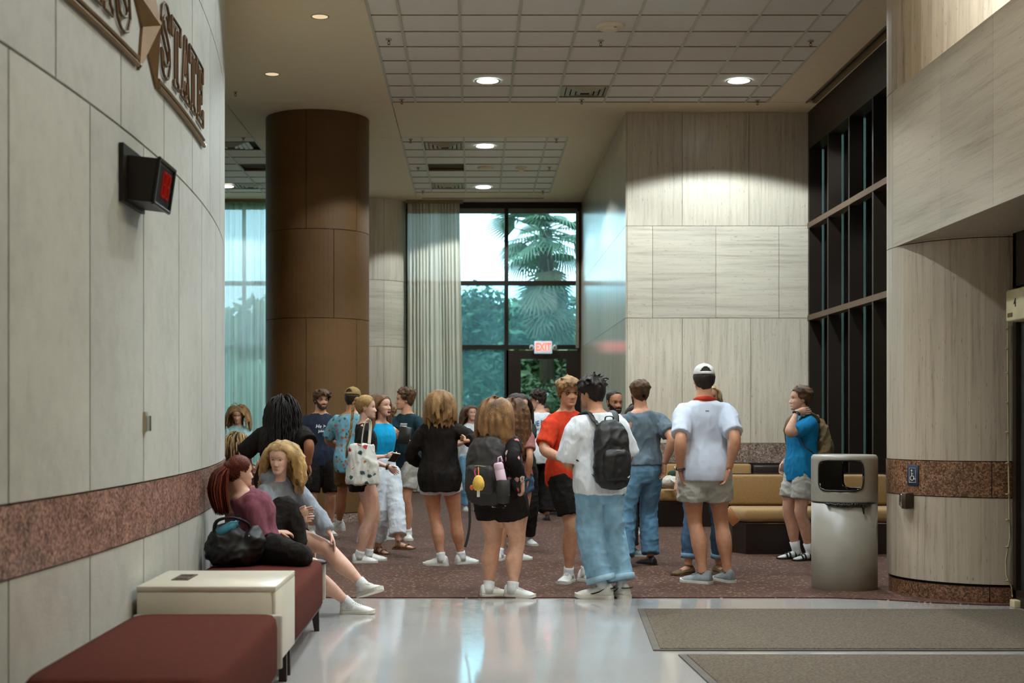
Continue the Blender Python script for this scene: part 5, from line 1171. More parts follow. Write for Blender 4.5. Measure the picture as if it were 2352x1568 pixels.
# ================================================================ FURNITURE
def rbox(name, m, parent, x0, x1, y0, y1, z0, z1, bw=.02, seg=3):
    return bevel(MB().box(x0, x1, y0, y1, z0, z1).obj(name, m, parent), bw, seg)
def bench(label, x0, x1, y0, y1, rz=0):
    cx, cy = (x0+x1)/2, (y0+y1)/2; r = empty('bench', (cx, cy, 0), rz, label, 'bench', 'maroon benches along the curved wall'); hx, hy = (x1-x0)/2, (y1-y0)/2
    s = MB(); n = 16; v = []; f = []
    # upholstered slab: soft top, gently crowned
    rings = [(.96, .17), (1, .19), (1, .40), (.985, .435), (.95, .452), (.80, .458), (.4, .462), (0, .463)]
    for k, z in rings:
        for i in range(40):
            a = 2*math.pi*i/40; c, q = math.cos(a), math.sin(a); e = .16 if k > .5 else .3
            v.append((hx*math.copysign(abs(c)**e, c)*k if k < .9 else (hx-(1-k)*hx)*math.copysign(abs(c)**e, c), (hy-(1-k)*hx)*math.copysign(abs(q)**e, q) if k > .5 else hy*k*math.copysign(abs(q)**e, q), z))
    f = [(j*40+i, j*40+(i+1) % 40, (j+1)*40+(i+1) % 40, (j+1)*40+i) for j in range(len(rings)-1) for i in range(40)]+[tuple(range(39, -1, -1))]
    s.add(v, f).obj('seat', MAROON, r, True)
    for e in (-1, 1):
        p = MB(); p.box(-hx-.004, hx+.004, e*(hy+.002)-.012, e*(hy+.002)+.012, .19, .447); o = p.obj('end_panel', GREYVIN, r); bevel(o, .010, 2)
        for sx in (-1, 1):
            l = MB(); l.add([(sx*(hx-.06)+a, e*(hy-.10)+b, .19) for a, b in ((-.028, -.028), (.028, -.028), (.028, .028), (-.028, .028))]+[(sx*(hx-.045)+a, e*(hy-.085)+b, 0) for a, b in ((-.016, -.016), (.016, -.016), (.016, .016), (-.016, .016))],
                [(0, 1, 2, 3), (7, 6, 5, 4), (0, 4, 5, 1), (1, 5, 6, 2), (2, 6, 7, 3), (3, 7, 4, 0)]).obj('leg', DKWOOD, r)
    MB().box(-hx+.02, hx-.02, -hy+.02, hy-.02, .15, .175).obj('frame', DKWOOD, r)
    return r
bench('maroon upholstered bench in the foreground before the white table', -1.61, -.91, 4.97, 6.74)
bench('maroon bench the two women sit on, beyond the white table', -1.655, -.965, 7.56, 9.32, R(.6))
bench('maroon bench mostly hidden behind the seated women', -1.85, -1.17, 9.42, 11.1, R(4.5))
t = empty('side_table', (0, 0, 0), 0, 'white laminate side table between the two maroon benches', 'table')
rbox('top', WHITELAM, t, -1.61, -.945, 6.79, 7.51, .548, .575, .002, 1)
rbox('apron', WHITELAM, t, -1.609, -.962, 6.792, 7.508, .25, .548, .002, 1)
rbox('end_panel', WHITELAM, t, -.962, -.945, 6.79, 7.51, .19, .548, .002, 1)
for x in (-1.56, -1.0):
    for y in (6.84, 7.46): MB().box(x-.02, x+.02, y-.02, y+.02, 0, .25).obj('leg', DKWOOD, t)
MB().box(-1.50, -1.415, 7.05, 7.30, .575, .579).obj('outlet_plate', mat('outlet_brown', (92, 70, 48), .5, .3), t)
for y in (7.11, 7.24): MB().box(-1.485, -1.43, y-.03, y+.03, .579, .581).obj('socket', BLACKPL, t)
# settee behind the seated pair
se = empty('settee', (-2.42, 14.55, 0), R(0), 'dark maroon settee behind the seated pair, half hidden by the curved wall', 'sofa')
rbox('seat', mat('settee_maroon', (70, 30, 28), .8, var=.15), se, -.2, .35, -.35, .35, .12, .45, .04); rbox('backrest', mat('settee_maroon', (70, 30, 28), .8), se, -.2, .36, .36, .48, .1, .86, .04)
for x in (-.15, .3):
    for y in (-.3, .42): MB().box(x-.02, x+.02, y-.02, y+.02, 0, .14).obj('leg', DKWOOD, se)
# tan banquettes
def banquette(label, x0, x1, yf, depth, backs, group='tan upholstered seats'):
    r = empty('banquette', ((x0+x1)/2, yf+depth/2, 0), 0, label, 'bench', group); hx, hy = (x1-x0)/2, depth/2
    MB().prism([(-hx+.10, -hy), (hx, -hy), (hx, hy), (-hx, hy), (-hx, -hy+.22)], 0, .325).obj('base', DKBASE, r)
    MB().box(-hx+.10, hx, -hy-.003, -hy, .318, .325).obj('base_trim', CHROME, r)
    sp = MB().prism([(-hx+.10, -hy-.01), (hx, -hy-.01), (hx, hy-.16), (-hx+.01, hy-.16), (-hx+.01, -hy+.20)], .33, .465).obj('seat', TANFAB, r); bevel(sp, .045, 3)
    n = len(backs)
    for i, (a, b, m) in enumerate(backs): rbox('backrest', m, r, a-(x0+x1)/2, b-(x0+x1)/2, hy-.18, hy-.05, .47, .79 if m is TANFAB else .775, .03)
    MB().box(-hx, hx, hy-.05, hy, 0, .80).obj('back_panel', DKBASE, r)
    return r
banquette('tan banquette with dark base beside the grey bin', 2.66, 4.40, 14.42, .78, [(2.68, 4.38, TANFAB)])
banquette('tan banquette along the travertine wall', 2.15, 4.40, 18.12, .80, [(2.18, 2.88, TANFAB), (2.90, 3.66, TANFAB), (3.68, 4.38, DKBASE)])
# white armchair and boxes by the exit
ac = empty('armchair', (1.37, 20.4, 0), R(-70), 'white upholstered armchair by the exit door, mostly hidden', 'chair')
AWH = mat('armchair_white', (206, 208, 206), .8)
rbox('seat', AWH, ac, -.28, .28, -.30, .25, .18, .44, .05); rbox('backrest', AWH, ac, -.28, .28, .2, .32, .4, .78, .05)
for s in (-1, 1): rbox('armrest', AWH, ac, s*.33-.06, s*.33+.06, -.30, .30, .18, .60, .04)
for x in (-.3, .3):
    for y in (-.24, .24): MB().box(x-.02, x+.02, y-.02, y+.02, 0, .2).obj('leg', DKWOOD, ac)
bxo = empty('cardboard_box', (1.30, 22.6, 0), 0, 'beige cardboard box on a stand beside the exit door', 'box')
rbox('box', mat('cardboard', (176, 160, 128), .8), bxo, -.17, .26, -.2, .2, .42, .66, .006, 1); rbox('stand', DKBASE, bxo, -.15, .24, -.18, .18, 0, .42, .01, 1); rbox('lid', BLACKPL, bxo, -.08, .27, -.2, .2, .66, .675, .003, 1)
# ---- mats
def floor_mat(label, pts):
    r = empty('floor_mat', (0, 0, 0), 0, label, 'mat', 'entrance mats'); cx = sum(p[0] for p in pts)/4; cy = sum(p[1] for p in pts)/4
    inn = [(cx+(x-cx)*(1-.045/abs(x-cx)), cy+(y-cy)*(1-.03/abs(y-cy))) for x, y in pts]
    MB().prism(inn, .001, .013).obj('pile', MATP, r); MB().prism(pts, 0, .009).obj('border', mat('mat_rubber', (92, 82, 70), .8), r)
def mat_pile():
    m, nt, b = newmat('mat_pile'); v = coords(nt)
    c = ramp(nt, noise_tex(nt, coords(nt, (60, 180, 60)), 1, 3, .7), [(.35, lin((74, 64, 53))), (.65, lin((132, 119, 102)))]); nt.links.new(c, b.inputs['Base Color']); b.inputs['Roughness'].default_value = .95
    b.inputs['Specular IOR Level'].default_value = .1; bumpn(nt, b, noise_tex(nt, coords(nt, (60, 180, 60)), 1, 3), .8, .01); return m
MATP = mat_pile()
floor_mat('brown ribbed entrance mat nearest the carpet', [(1.185, 10.27), (3.93, 10.25), (3.95, 8.42), (1.065, 8.43)])
floor_mat('brown ribbed entrance mat at the bottom edge', [(1.19, 8.27), (3.95, 8.26), (3.95, 6.4), (1.25, 6.4)])
# ---- bin
def bin_():
    r = empty('trash_bin', (3.015, 11.57, 0), 0, 'grey round trash bin with a swing opening in its hood', 'trash bin'); BINM = mat('bin_grey', (150, 142, 128), .38, .0, var=.04)
    MB().lathe([(.255, 0), (.262, .012), (.262, .70), (.25, .70)], 48).obj('body', BINM, r, True)
    n = 96; zr = [.708, .72, .78, .80, .82, .86, .92, .98, 1.02, 1.045, 1.055, 1.07, 1.082, 1.088]; v = []; f = []
    for z in zr:
        rad = .264 if z < 1.06 else .264-.02*((z-1.06)/.03)**2
        for i in range(n): a = 2*math.pi*i/n; v.append((rad*math.cos(a), rad*math.sin(a), z))
    def hole(a, z):
        for c, hw in ((R(-112), 41), (R(48), 30)):
            da = abs((a-c+math.pi) % (2*math.pi)-math.pi)/R(hw); dz = abs(z-.925)/.122
            if da**5+dz**5 < 1: return True
        return False
    for j in range(len(zr)-1):
        for i in range(n):
            if not hole(2*math.pi*(i+.5)/n, (zr[j]+zr[j+1])/2): f.append((j*n+i, j*n+(i+1) % n, (j+1)*n+(i+1) % n, (j+1)*n+i))
    h = MB().add(v, f).obj('hood', BINM, r, True); so = h.modifiers.new('t', 'SOLIDIFY'); so.thickness = .006; so.offset = -1
    for c, hw in ((R(-112), 41), (R(48), 30)):
        pts = []
        for k in range(41):
            t_ = 2*math.pi*k/40; a = c+R(hw)*math.copysign(abs(math.cos(t_))**.4, math.cos(t_)); z = .925+.122*math.copysign(abs(math.sin(t_))**.4, math.sin(t_)); pts.append((.265*math.cos(a), .265*math.sin(a), z))
        MB().tube(pts, .008, 6).obj('opening_rim', BLACKPL, h, True)
    MB().lathe([(0, 1.086), (.20, 1.088), (.244, 1.088)], 48).obj('lid_top', BINM, h, True)
    lb = MB(); rnd = random.Random(4)
    for k in range(30):
        a = R(-135)+R(80)*k/29; lb.ell((.267*math.cos(a), .267*math.sin(a), .700-.010*math.sin(math.pi*k/29)+rnd.uniform(-.003, .003)), (.016, .012, .008+.012*math.sin(math.pi*k/29)*rnd.random()), 8, 6)
    a = R(-72); lb.tube([(.268*math.cos(a), .268*math.sin(a), .70), (.272*math.cos(a), .272*math.sin(a), .66), (.270*math.cos(a+.02), .270*math.sin(a+.02), .62)], [.012, .010, .004], 6)
    lb.obj('bin_liner', mat('black_liner', (16, 13, 11), .25), r, True)
bin_()
# ================================================================ WALL FITTINGS
def onwall(y, z, off=0):
    a = (y-DCY)/DR; return V(DCX+(DR+off)*math.cos(a), DCY+(DR+off)*math.sin(a), z)
sg = empty('wall_sign', onwall(7.1, 3.1), 0, 'bronze outlined serif lettering with a star and underline on the curved wall', 'sign'); SGI = -Vector(sg.location)
def wl_tube(mb, pts, r, off, closed=True, n=6):
    q = pts+[pts[0], pts[1]] if closed else pts
    out = []
    for (a, b), (c, d) in zip(q[:-1], q[1:]):
        m = max(1, int(math.hypot(c-a, d-b)/.03))
        for k in range(m): out.append(onwall(a+(c-a)*k/m, b+(d-b)*k/m, off)+SGI)
    mb.tube(out, r, n)
GL = {'T': [[(0, 1), (1, 1), (1, .72), (.9, .72), (.84, .88), (.63, .88), (.63, .12), (.76, .08), (.76, 0), (.24, 0), (.24, .08), (.37, .12), (.37, .88), (.16, .88), (.1, .72), (0, .72)]],
      'E': [[(0, 1), (.92, 1), (.92, .74), (.82, .74), (.76, .88), (.40, .88), (.40, .58), (.60, .58), (.60, .68), (.70, .68), (.70, .36), (.60, .36), (.60, .46), (.40, .46), (.40, .12), (.80, .12), (.86, .28), (.96, .28), (.96, 0), (0, 0), (0, .08), (.13, .12), (.13, .88), (0, .92)]],
      'A': [[(.40, 1), (.60, 1), (.88, .12), (1, .08), (1, 0), (.56, 0), (.56, .08), (.66, .12), (.62, .28), (.36, .28), (.32, .12), (.42, .08), (.42, 0), (0, 0), (0, .08), (.12, .12)], [(.40, .40), (.58, .40), (.49, .74)]],
      'X': [[(0, 1), (.42, 1), (.42, .92), (.36, .88), (.52, .66), (.66, .88), (.60, .92), (.60, 1), (.98, 1), (.98, .92), (.86, .88), (.60, .53), (.88, .12), (1, .08), (1, 0), (.56, 0), (.56, .08), (.64, .12), (.49, .38), (.32, .12), (.40, .08), (.40, 0), (0, 0), (0, .08), (.12, .12), (.40, .51), (.12, .88), (0, .92)]]}
cl_ = [(.86, .76), (.80, .88), (.62, .95), (.42, .95), (.22, .88), (.14, .76), (.20, .62), (.42, .53), (.62, .46), (.82, .36), (.86, .22), (.76, .10), (.56, .05), (.36, .05), (.18, .12), (.12, .26)]
def s_outline():
    up, dn = [], []
    for i, (x, y) in enumerate(cl_):
        a = cl_[max(0, i-1)]; b = cl_[min(len(cl_)-1, i+1)]; dx, dy = b[0]-a[0], b[1]-a[1]; l = math.hypot(dx, dy); w_ = .115*(.55+.45*math.sin(math.pi*i/(len(cl_)-1)))
        up.append((x-dy/l*w_, y+dx/l*w_)); dn.append((x+dy/l*w_, y-dx/l*w_))
    return [up+[(cl_[-1][0]-.08, cl_[-1][1]+.06)]+dn[::-1]+[(cl_[0][0]+.08, cl_[0][1]-.06)]]
GL['S'] = s_outline()
def letter(ch, y0, wd, z0, h):
    b = MB()
    for path in GL[ch]: wl_tube(b, [(y0+x*wd, z0+z*h) for x, z in path], .0078, .011)
    o = b.obj('letter', BRONZE_D, sg); return o
for ch, y0, wd in (('T', 5.14, .28), ('E', 5.47, .26), ('X', 5.79, .30), ('A', 6.12, .30), ('S', 6.47, .27), ('S', 7.40, .25), ('T', 7.69, .27), ('A', 7.98, .30), ('T', 8.28, .28), ('E', 8.60, .29)): letter(ch, y0, wd, 3.19, .365)
for y0, y1 in ((5.1, 6.90), (7.33, 8.92)):
    b = MB()
    for dz, rr in ((0, .013), (.034, .011)): wl_tube(b, [(y0, 3.085+dz), (y1, 3.085+dz)], rr, .013, False)
    for yy in (y0, y1): wl_tube(b, [(yy, 3.085), (yy+(.03 if yy == y1 else -.03), 3.10), (yy, 3.119)], .011, .013, False)
    b.obj('underline_bar', BRONZE, sg)
stv = []; Rr = .335
for i in range(10):
    a = R(90+36*i); rr = Rr if i % 2 == 0 else Rr*.40; stv.append((7.1+rr*math.cos(a), 3.337+rr*math.sin(a)))
sv = [onwall(y, z, .002)+SGI for y, z in stv]+[onwall(y, z, .014)+SGI for y, z in stv]+[onwall(7.1, 3.337, .075)+SGI]
MB().add(sv, [(10+i, 10+(i+1) % 10, 20) for i in range(10)]+[(i, (i+1) % 10, 10+(i+1) % 10, 10+i) for i in range(10)]).obj('star', BRONZE, sg)
# dark display box
db = empty('display_box', onwall(6.82, 2.5), 0, 'black wall-mounted display box with red digits below the lettering', 'display')
MB().box(-.0, .02, -.26, .17, -.12, .15).obj('mount_plate', mat('black_metal', (34, 26, 16), .5, .2), db)
hx = MB().add([(.01, -.19, .105), (.165, -.185, .09), (.165, .16, .09), (.01, .16, .105), (.01, -.19, -.10), (.135, -.185, -.115), (.135, .16, -.115), (.01, .16, -.10)], [(0, 3, 2, 1), (4, 5, 6, 7), (0, 1, 5, 4), (1, 2, 6, 5), (2, 3, 7, 6), (3, 0, 4, 7)]).obj('housing', mat('black_metal', (34, 26, 16), .5, .2), db)
def face(y, z, o): t_ = (z+.115)/.205; return (.135+.03*t_+o, y, z)
MB().add([face(-.165, -.095, .002), face(.14, -.095, .002), face(.14, .07, .002), face(-.165, .07, .002)], [(0, 1, 2, 3)]).obj('screen', mat('smoked_screen', (44, 34, 30), .7, spec=.1), db)
fr = MB()
for a, b_ in (((-.185, -.115), (.16, -.115)), ((.16, -.115), (.16, .09)), ((.16, .09), (-.185, .09)), ((-.185, .09), (-.185, -.115))): fr.tube([face(a[0], a[1], .004), face(b_[0], b_[1], .004)], .010, 6)
fr.obj('bezel', BLACKPL, db)
REDL = mat('red_led', (90, 22, 16), .8, spec=.1, emit=(255, 40, 25), estr=.10)
sgm = MB()
for k in range(2):
    for (ya, za, yb, zb) in ((0, 0, 0, .055), (0, .055, 0, .11), (.05, 0, .05, .055), (.05, .055, .05, .11), (0, 0, .05, 0), (0, .055, .05, .055), (0, .11, .05, .11)):
        sgm.tube([face(-.05+k*.085+ya, -.062+za, .005), face(-.05+k*.085+yb, -.062+zb, .005)], .006, 5)
sgm.obj('digits', REDL, db)
th = empty('wall_switch', onwall(7.06, 1.36), 0, 'small metal key switch plate on the curved wall', 'switch')
MB().box(0, .012, -.03, .03, -.05, .05).obj('plate', GALV, th); MB().box(.012, .03, -.015, .02, -.045, .03).obj('cover', CHROME, th)
# exit sign
ez = P(0, 797.5, 26.6)[2]; ex = empty('exit_sign', ((1247.5-CX)/F*26.6, 26.6, ez), 0, 'white illuminated exit sign with red letters over the glass door', 'exit sign')
rbox('housing', mat('exit_housing', (226, 228, 230), .5, emit=(200, 225, 240), estr=.25), ex, -.167, .167, -.05, .03, -.118, .118, .012, 2)
def text_mesh(name, txt, size, m, bold=0, ext=.002, align='CENTER', spacing=1.0):
    c = bpy.data.curves.new(name, 'FONT'); c.body = txt; c.size = size; c.extrude = ext; c.align_x = align; c.align_y = 'CENTER'; c.offset = bold; c.space_character = spacing; c.resolution_u = 2
    o = bpy.data.objects.new('tmp', c); WORK.collection.objects.link(o); WORK.view_layers[0].update(); dg = WORK.view_layers[0].depsgraph; me = bpy.data.meshes.new_from_object(o.evaluated_get(dg)); bpy.data.objects.remove(o); bpy.data.curves.remove(c)
    me.name = name; me.materials.clear(); me.materials.append(m); return me
to = ob('letters', text_mesh('letters', 'EXIT', .175, mat('exit_red', (230, 90, 70), .5, emit=(255, 70, 45), estr=3.0), .004), ex); to.location = (0, -.053, 0); to.rotation_euler = (R(90), 0, 0); to.scale = (.80, 1.15, 1)
for s in (-1, 1):
    hd = MB(); hd.ell((s*.215, -.01, .0), (.045, .05, .05), 14, 10); hd.tube([(s*.16, -.01, 0), (s*.2, -.01, 0)], .012, 6); h_ = hd.obj('lamp_head', WHITEPL, ex, True); MB().ell((s*.215, -.045, -.002), (.03, .018, .03), 12, 8).obj('lamp_lens', CHROME, h_, True)
MB().box(-.03, .03, .02, BY-26.6-.05, -.03, .03).obj('bracket', WHITEPL, ex)
# accessibility sign + push plate on the entrance pillar
def onpil(u, z, off=0):
    k = (u-CX)/F; a0 = -math.pi; best = None
    for i in range(900):
        a = -math.pi+i*math.pi/900; x = PX+(PR+off)*math.cos(a); y = PY+(PR+off)*math.sin(a); e = abs(x/y-k)
        if best is None or e < best[0]: best = (e, a, x, y)
    return best[1:]
a_, x_, y_ = onpil(2097, 0, .006); acs = empty('accessibility_sign', (x_, y_, P(0, 1091, y_)[2]), a_+R(90), 'blue square sign with a white wheelchair symbol on the pillar', 'sign')
NAVYS = mat('sign_navy', (38, 50, 72), .5); CRM = mat('sign_cream', (222, 214, 190), .5)
rbox('plate', NAVYS, acs, -.058, .058, -.006, .006, -.08, .08, .003, 1)
wc = MB()
def ln(p, r=.0028): wc.tube([(x, -.0075, z) for x, z in p], r, 5)
ln([(-.034, -.055), (.034, -.055), (.034, .055), (-.034, .055), (-.034, -.055)], .002)
wc.ell((-.008, -.0075, .036), (.008, .002, .008), 10, 6); ln([(-.008, .026), (-.006, -.006), (.012, -.006), (.020, -.030), (.028, -.028)], .0036); ln([(-.007, .012), (.010, .010)], .0026)
ln([(.013*math.cos(t_)*1.35-.004, -.022+.0175*math.sin(t_)) for t_ in [R(120+k*22) for k in range(12)]], .0028); wc.obj('wheelchair_symbol', CRM, acs)
a_, x_, y_ = onpil(2090, 0, .0); pb = empty('door_push_button', (x_, y_, P(0, 1149, y_)[2]), a_+R(90), 'square chrome door button bracket below the wheelchair sign', 'button')
rbox('housing', mat('dark_box', (60, 44, 30), .5), pb, .0, .045, -.085, .0, -.06, .06, .003, 1); o_ = rbox('push_plate', CHROME, pb, -.06, .012, -.006, .006, -.05, .05, .003, 1); o_.location = (-.01, -.075, 0); o_.rotation_euler = (0, R(12), R(-28))
b2 = rbox('bracket', GALV, pb, -.075, -.02, -.02, .0, -.035, .05, .003, 1)
# door operator with number, cable with clips, floor box
op = empty('door_operator', (DXP-.06, 10.0, 2.2), 0, 'cream door operator box marked with a number 4', 'door operator')
rbox('housing', mat('cream_plastic', (206, 190, 150), .5), op, -.03, .10, -.62, .40, -.115, .115, .012, 2)
t4 = ob('number', text_mesh('number', '4', .09, mat('dark_print', (60, 44, 28), .6)), op); t4.location = (-.032, .22, .01); t4.rotation_euler = (R(90), 0, R(-90))
MB().box(-.033, -.03, .27, .36, -.085, -.055).obj('badge', mat('badge_brown', (96, 66, 40), .5), op)
cb = empty('cable', (0, 0, 0), 0, 'thin white cable clipped up the right edge of the pillar', 'cable'); cyy = 10.535
cpts = [(3.955, cyy, 2.1), (3.957, cyy, 1.6), (3.96, cyy, 1.1), (3.968, cyy, .62), (3.972, cyy, .5), (3.94, cyy, .33), (3.945, cyy, .22), (3.985, cyy, .13), (3.99, cyy, .06)]
MB().tube(cpts, .006, 6).obj('wire', mat('cream_cable', (190, 168, 128), .6), cb, True)
for z in (2.05, 1.9, 1.72, 1.5, 1.28, 1.05, .82, .63, .43, .18): MB().ell((3.95, cyy-.004, z), (.016, .010, .008), 8, 6).obj('clip', mat('cream_cable', (190, 168, 128), .6), cb)
fb = empty('floor_box', (3.985, 10.40, 0), 0, 'small cream junction box on the floor at the foot of the pillar', 'junction box'); rbox('case', mat('cream_plastic', (206, 190, 150), .5), fb, -.05, .05, -.045, .045, 0, .055, .006, 2); MB().tube([(0, .045, .05), (.005, .135, .07)], .007, 6).obj('lead', mat('cream_cable', (190, 168, 128), .6), fb)
# ================================================================ CEILING FITTINGS
def dl(u, v, r, lit, i):
    x, y = cxy(u, v); o = empty('downlight', (x, y, HC), 0, i, 'ceiling light', 'recessed downlights')
    MB().lathe([(r, -.001), (r*1.12, -.006), (r*1.22, -.004), (r*1.25, 0)], 32).obj('trim_ring', GRID if lit else GALV, o, True)
    MB().lathe([(0, -.0005 if lit else .0), (r*.5, -.001), (r*1.02, -.002)], 32).obj('diffuser', LAMP_ON if lit else LAMP_DIM, o, True)
for u, v, r, lit, i in [(1120, 186, .128, 1, 'lit round downlight in the large tile field, left of centre'), (1697, 186, .128, 1, 'lit round downlight before the travertine wall'), (1114, 336, .128, 1, 'lit round downlight in the small tile field, nearer one'),
                        (1110, 430, .128, 1, 'lit round downlight in the small tile field, farther one'), (519, 428, .128, 1, 'lit round downlight at the edge of the curved wall'), (735, 38, .078, 0, 'dim downlight in the plaster ceiling, nearest the camera'), (625, 170, .078, 0, 'dim downlight in the plaster ceiling before the column')]: dl(u, v, r, lit, i)
spk_b = MB(); spk_b.lathe([(.001, -.012), (.030, -.010), (.034, -.002), (.034, 0)], 16); ME_ESC = spk_b.mesh('escutcheon', GALV, True)
hb2 = MB(); hb2.tube([(0, 0, -.008), (0, 0, -.03)], .010, 8); hb2.tube([(-.012, 0, -.03), (-.012, 0, -.048), (0, 0, -.055)], .003, 5); hb2.tube([(.012, 0, -.03), (.012, 0, -.048), (0, 0, -.055)], .003, 5); hb2.lathe([(0, -.055), (.016, -.056), (.016, -.059), (0, -.06)], 12); ME_SPR = hb2.mesh('head', BRASS, True)
for u, v, i in [(893, 91, 'at the left edge of the large tile field, nearer'), (923, 229, 'at the left edge of the large tile field, farther corner'), (1380, 94, 'beside the round smoke detector'), (1862, 95, 'at the right edge of the large tile field, nearer'), (1336, 229, 'just beyond the square air vent of the large field'),
             (1740, 231, 'at the right far corner of the large tile field'), (541, 211, 'in the plaster ceiling by the curved wall'), (943, 320, 'at the near left corner of the small tile field'), (1278, 319, 'at the near right corner of the small tile field'),
             (960, 385, 'midway on the left side of the small tile field'), (1262, 384, 'midway on the right side of the small tile field'), (971, 438, 'at the far left corner of the small tile field'), (1247, 438, 'at the far right corner of the small tile field'), (559, 317, 'in the tile strip left of the column')]:
    x, y = cxy(u, v); o = empty('sprinkler', (x, y, HC+.004), 0, 'brass ceiling sprinkler '+i, 'sprinkler', 'ceiling sprinklers'); ob('escutcheon', ME_ESC, o); ob('head', ME_SPR, o)
for (x, y), i in zip(vents, ('square louvred ceiling vent in the large tile field', 'louvred ceiling vent nearer in the small tile field', 'louvred ceiling vent farther in the small tile field', 'louvred ceiling vent right beside the column top', 'louvred ceiling vent at the edge of the curved wall')):
    o = empty('ceiling_vent', (x, y, HC), 0, i, 'air vent', 'ceiling air vents')
    for k, (a, z) in enumerate(((.295, .000), (.235, -.012), (.17, -.020), (.105, -.028))):
        b_ = MB(); n4 = [(-1, -1), (1, -1), (1, 1), (-1, 1)]; a2 = a-.048
        b_.add([(sx*a, sy*a, z+.012) for sx, sy in n4]+[(sx*a2, sy*a2, z-.006) for sx, sy in n4]+[(sx*a2, sy*a2, z+.004) for sx, sy in n4], [(i_, (i_+1) % 4, 4+(i_+1) % 4, 4+i_) for i_ in range(4)]+[(4+i_, 4+(i_+1) % 4, 8+(i_+1) % 4, 8+i_) for i_ in range(4)]); b_.obj('louvre', GALV, o)
    MB().box(-.29, .29, -.29, .29, .02, .03).obj('duct', BLACKM, o)
for u, v, r, i in ((1402, 60, .15, 'round white smoke detector in the large tile field'), (1115, 385, .13, 'flat round ceiling speaker left of the smoke detector in the small field'), (1197, 385, .09, 'small round smoke detector in the small tile field')):
    x, y = cxy(u, v); o = empty('ceiling_disc', (x, y, HC), 0, i, 'detector', 'round ceiling devices')
    MB().lathe([(r, .006), (r, -.018), (r*.93, -.026), (r*.5, -.028), (0, -.028)], 28).obj('base', GYP, o, True)
    if r != .13: MB().lathe([(r*.55, -.028), (r*.52, -.045), (r*.4, -.05), (0, -.05)], 24).obj('sensor', GYP, o, True); MB().ell((r*.3, -r*.5, -.03), (.018, .018, .006), 10, 6).obj('indicator', GALV, o)
# ================================================================ THINGS PEOPLE CARRY, PRINTS
def worn(pp, name, label, cat, group=None):
    o = empty(name, pp.root.location, pp.root.rotation_euler.z, label, cat, group); return o
def bvh_of(o):
    me = o.data; return BVHTree.FromPolygons([v.co.copy() for v in me.vertices], [tuple(p.vertices) for p in me.polygons])
def hug(bv, pts, off=.006):
    out = []
    for p in pts:
        h = bv.find_nearest(Vector(p))
        if h[0] is not None and (Vector(p)-h[0]).length < .12: out.append(h[0]+h[1]*off)
        else: out.append(Vector(p))
    return out
def smooth_path(pts, n=5):
    pts = [Vector(p) for p in pts]; out = []
    for i in range(len(pts)-1):
        p0, p1, p2, p3 = pts[max(0, i-1)], pts[i], pts[i+1], pts[min(len(pts)-1, i+2)]
        for k in range(n):
            t = k/n; out.append(.5*((2*p1)+(p2-p0)*t+(2*p0-5*p1+4*p2-p3)*t*t+(3*p1-p0-3*p2+p3)*t*t*t))
    return out+[pts[-1]]
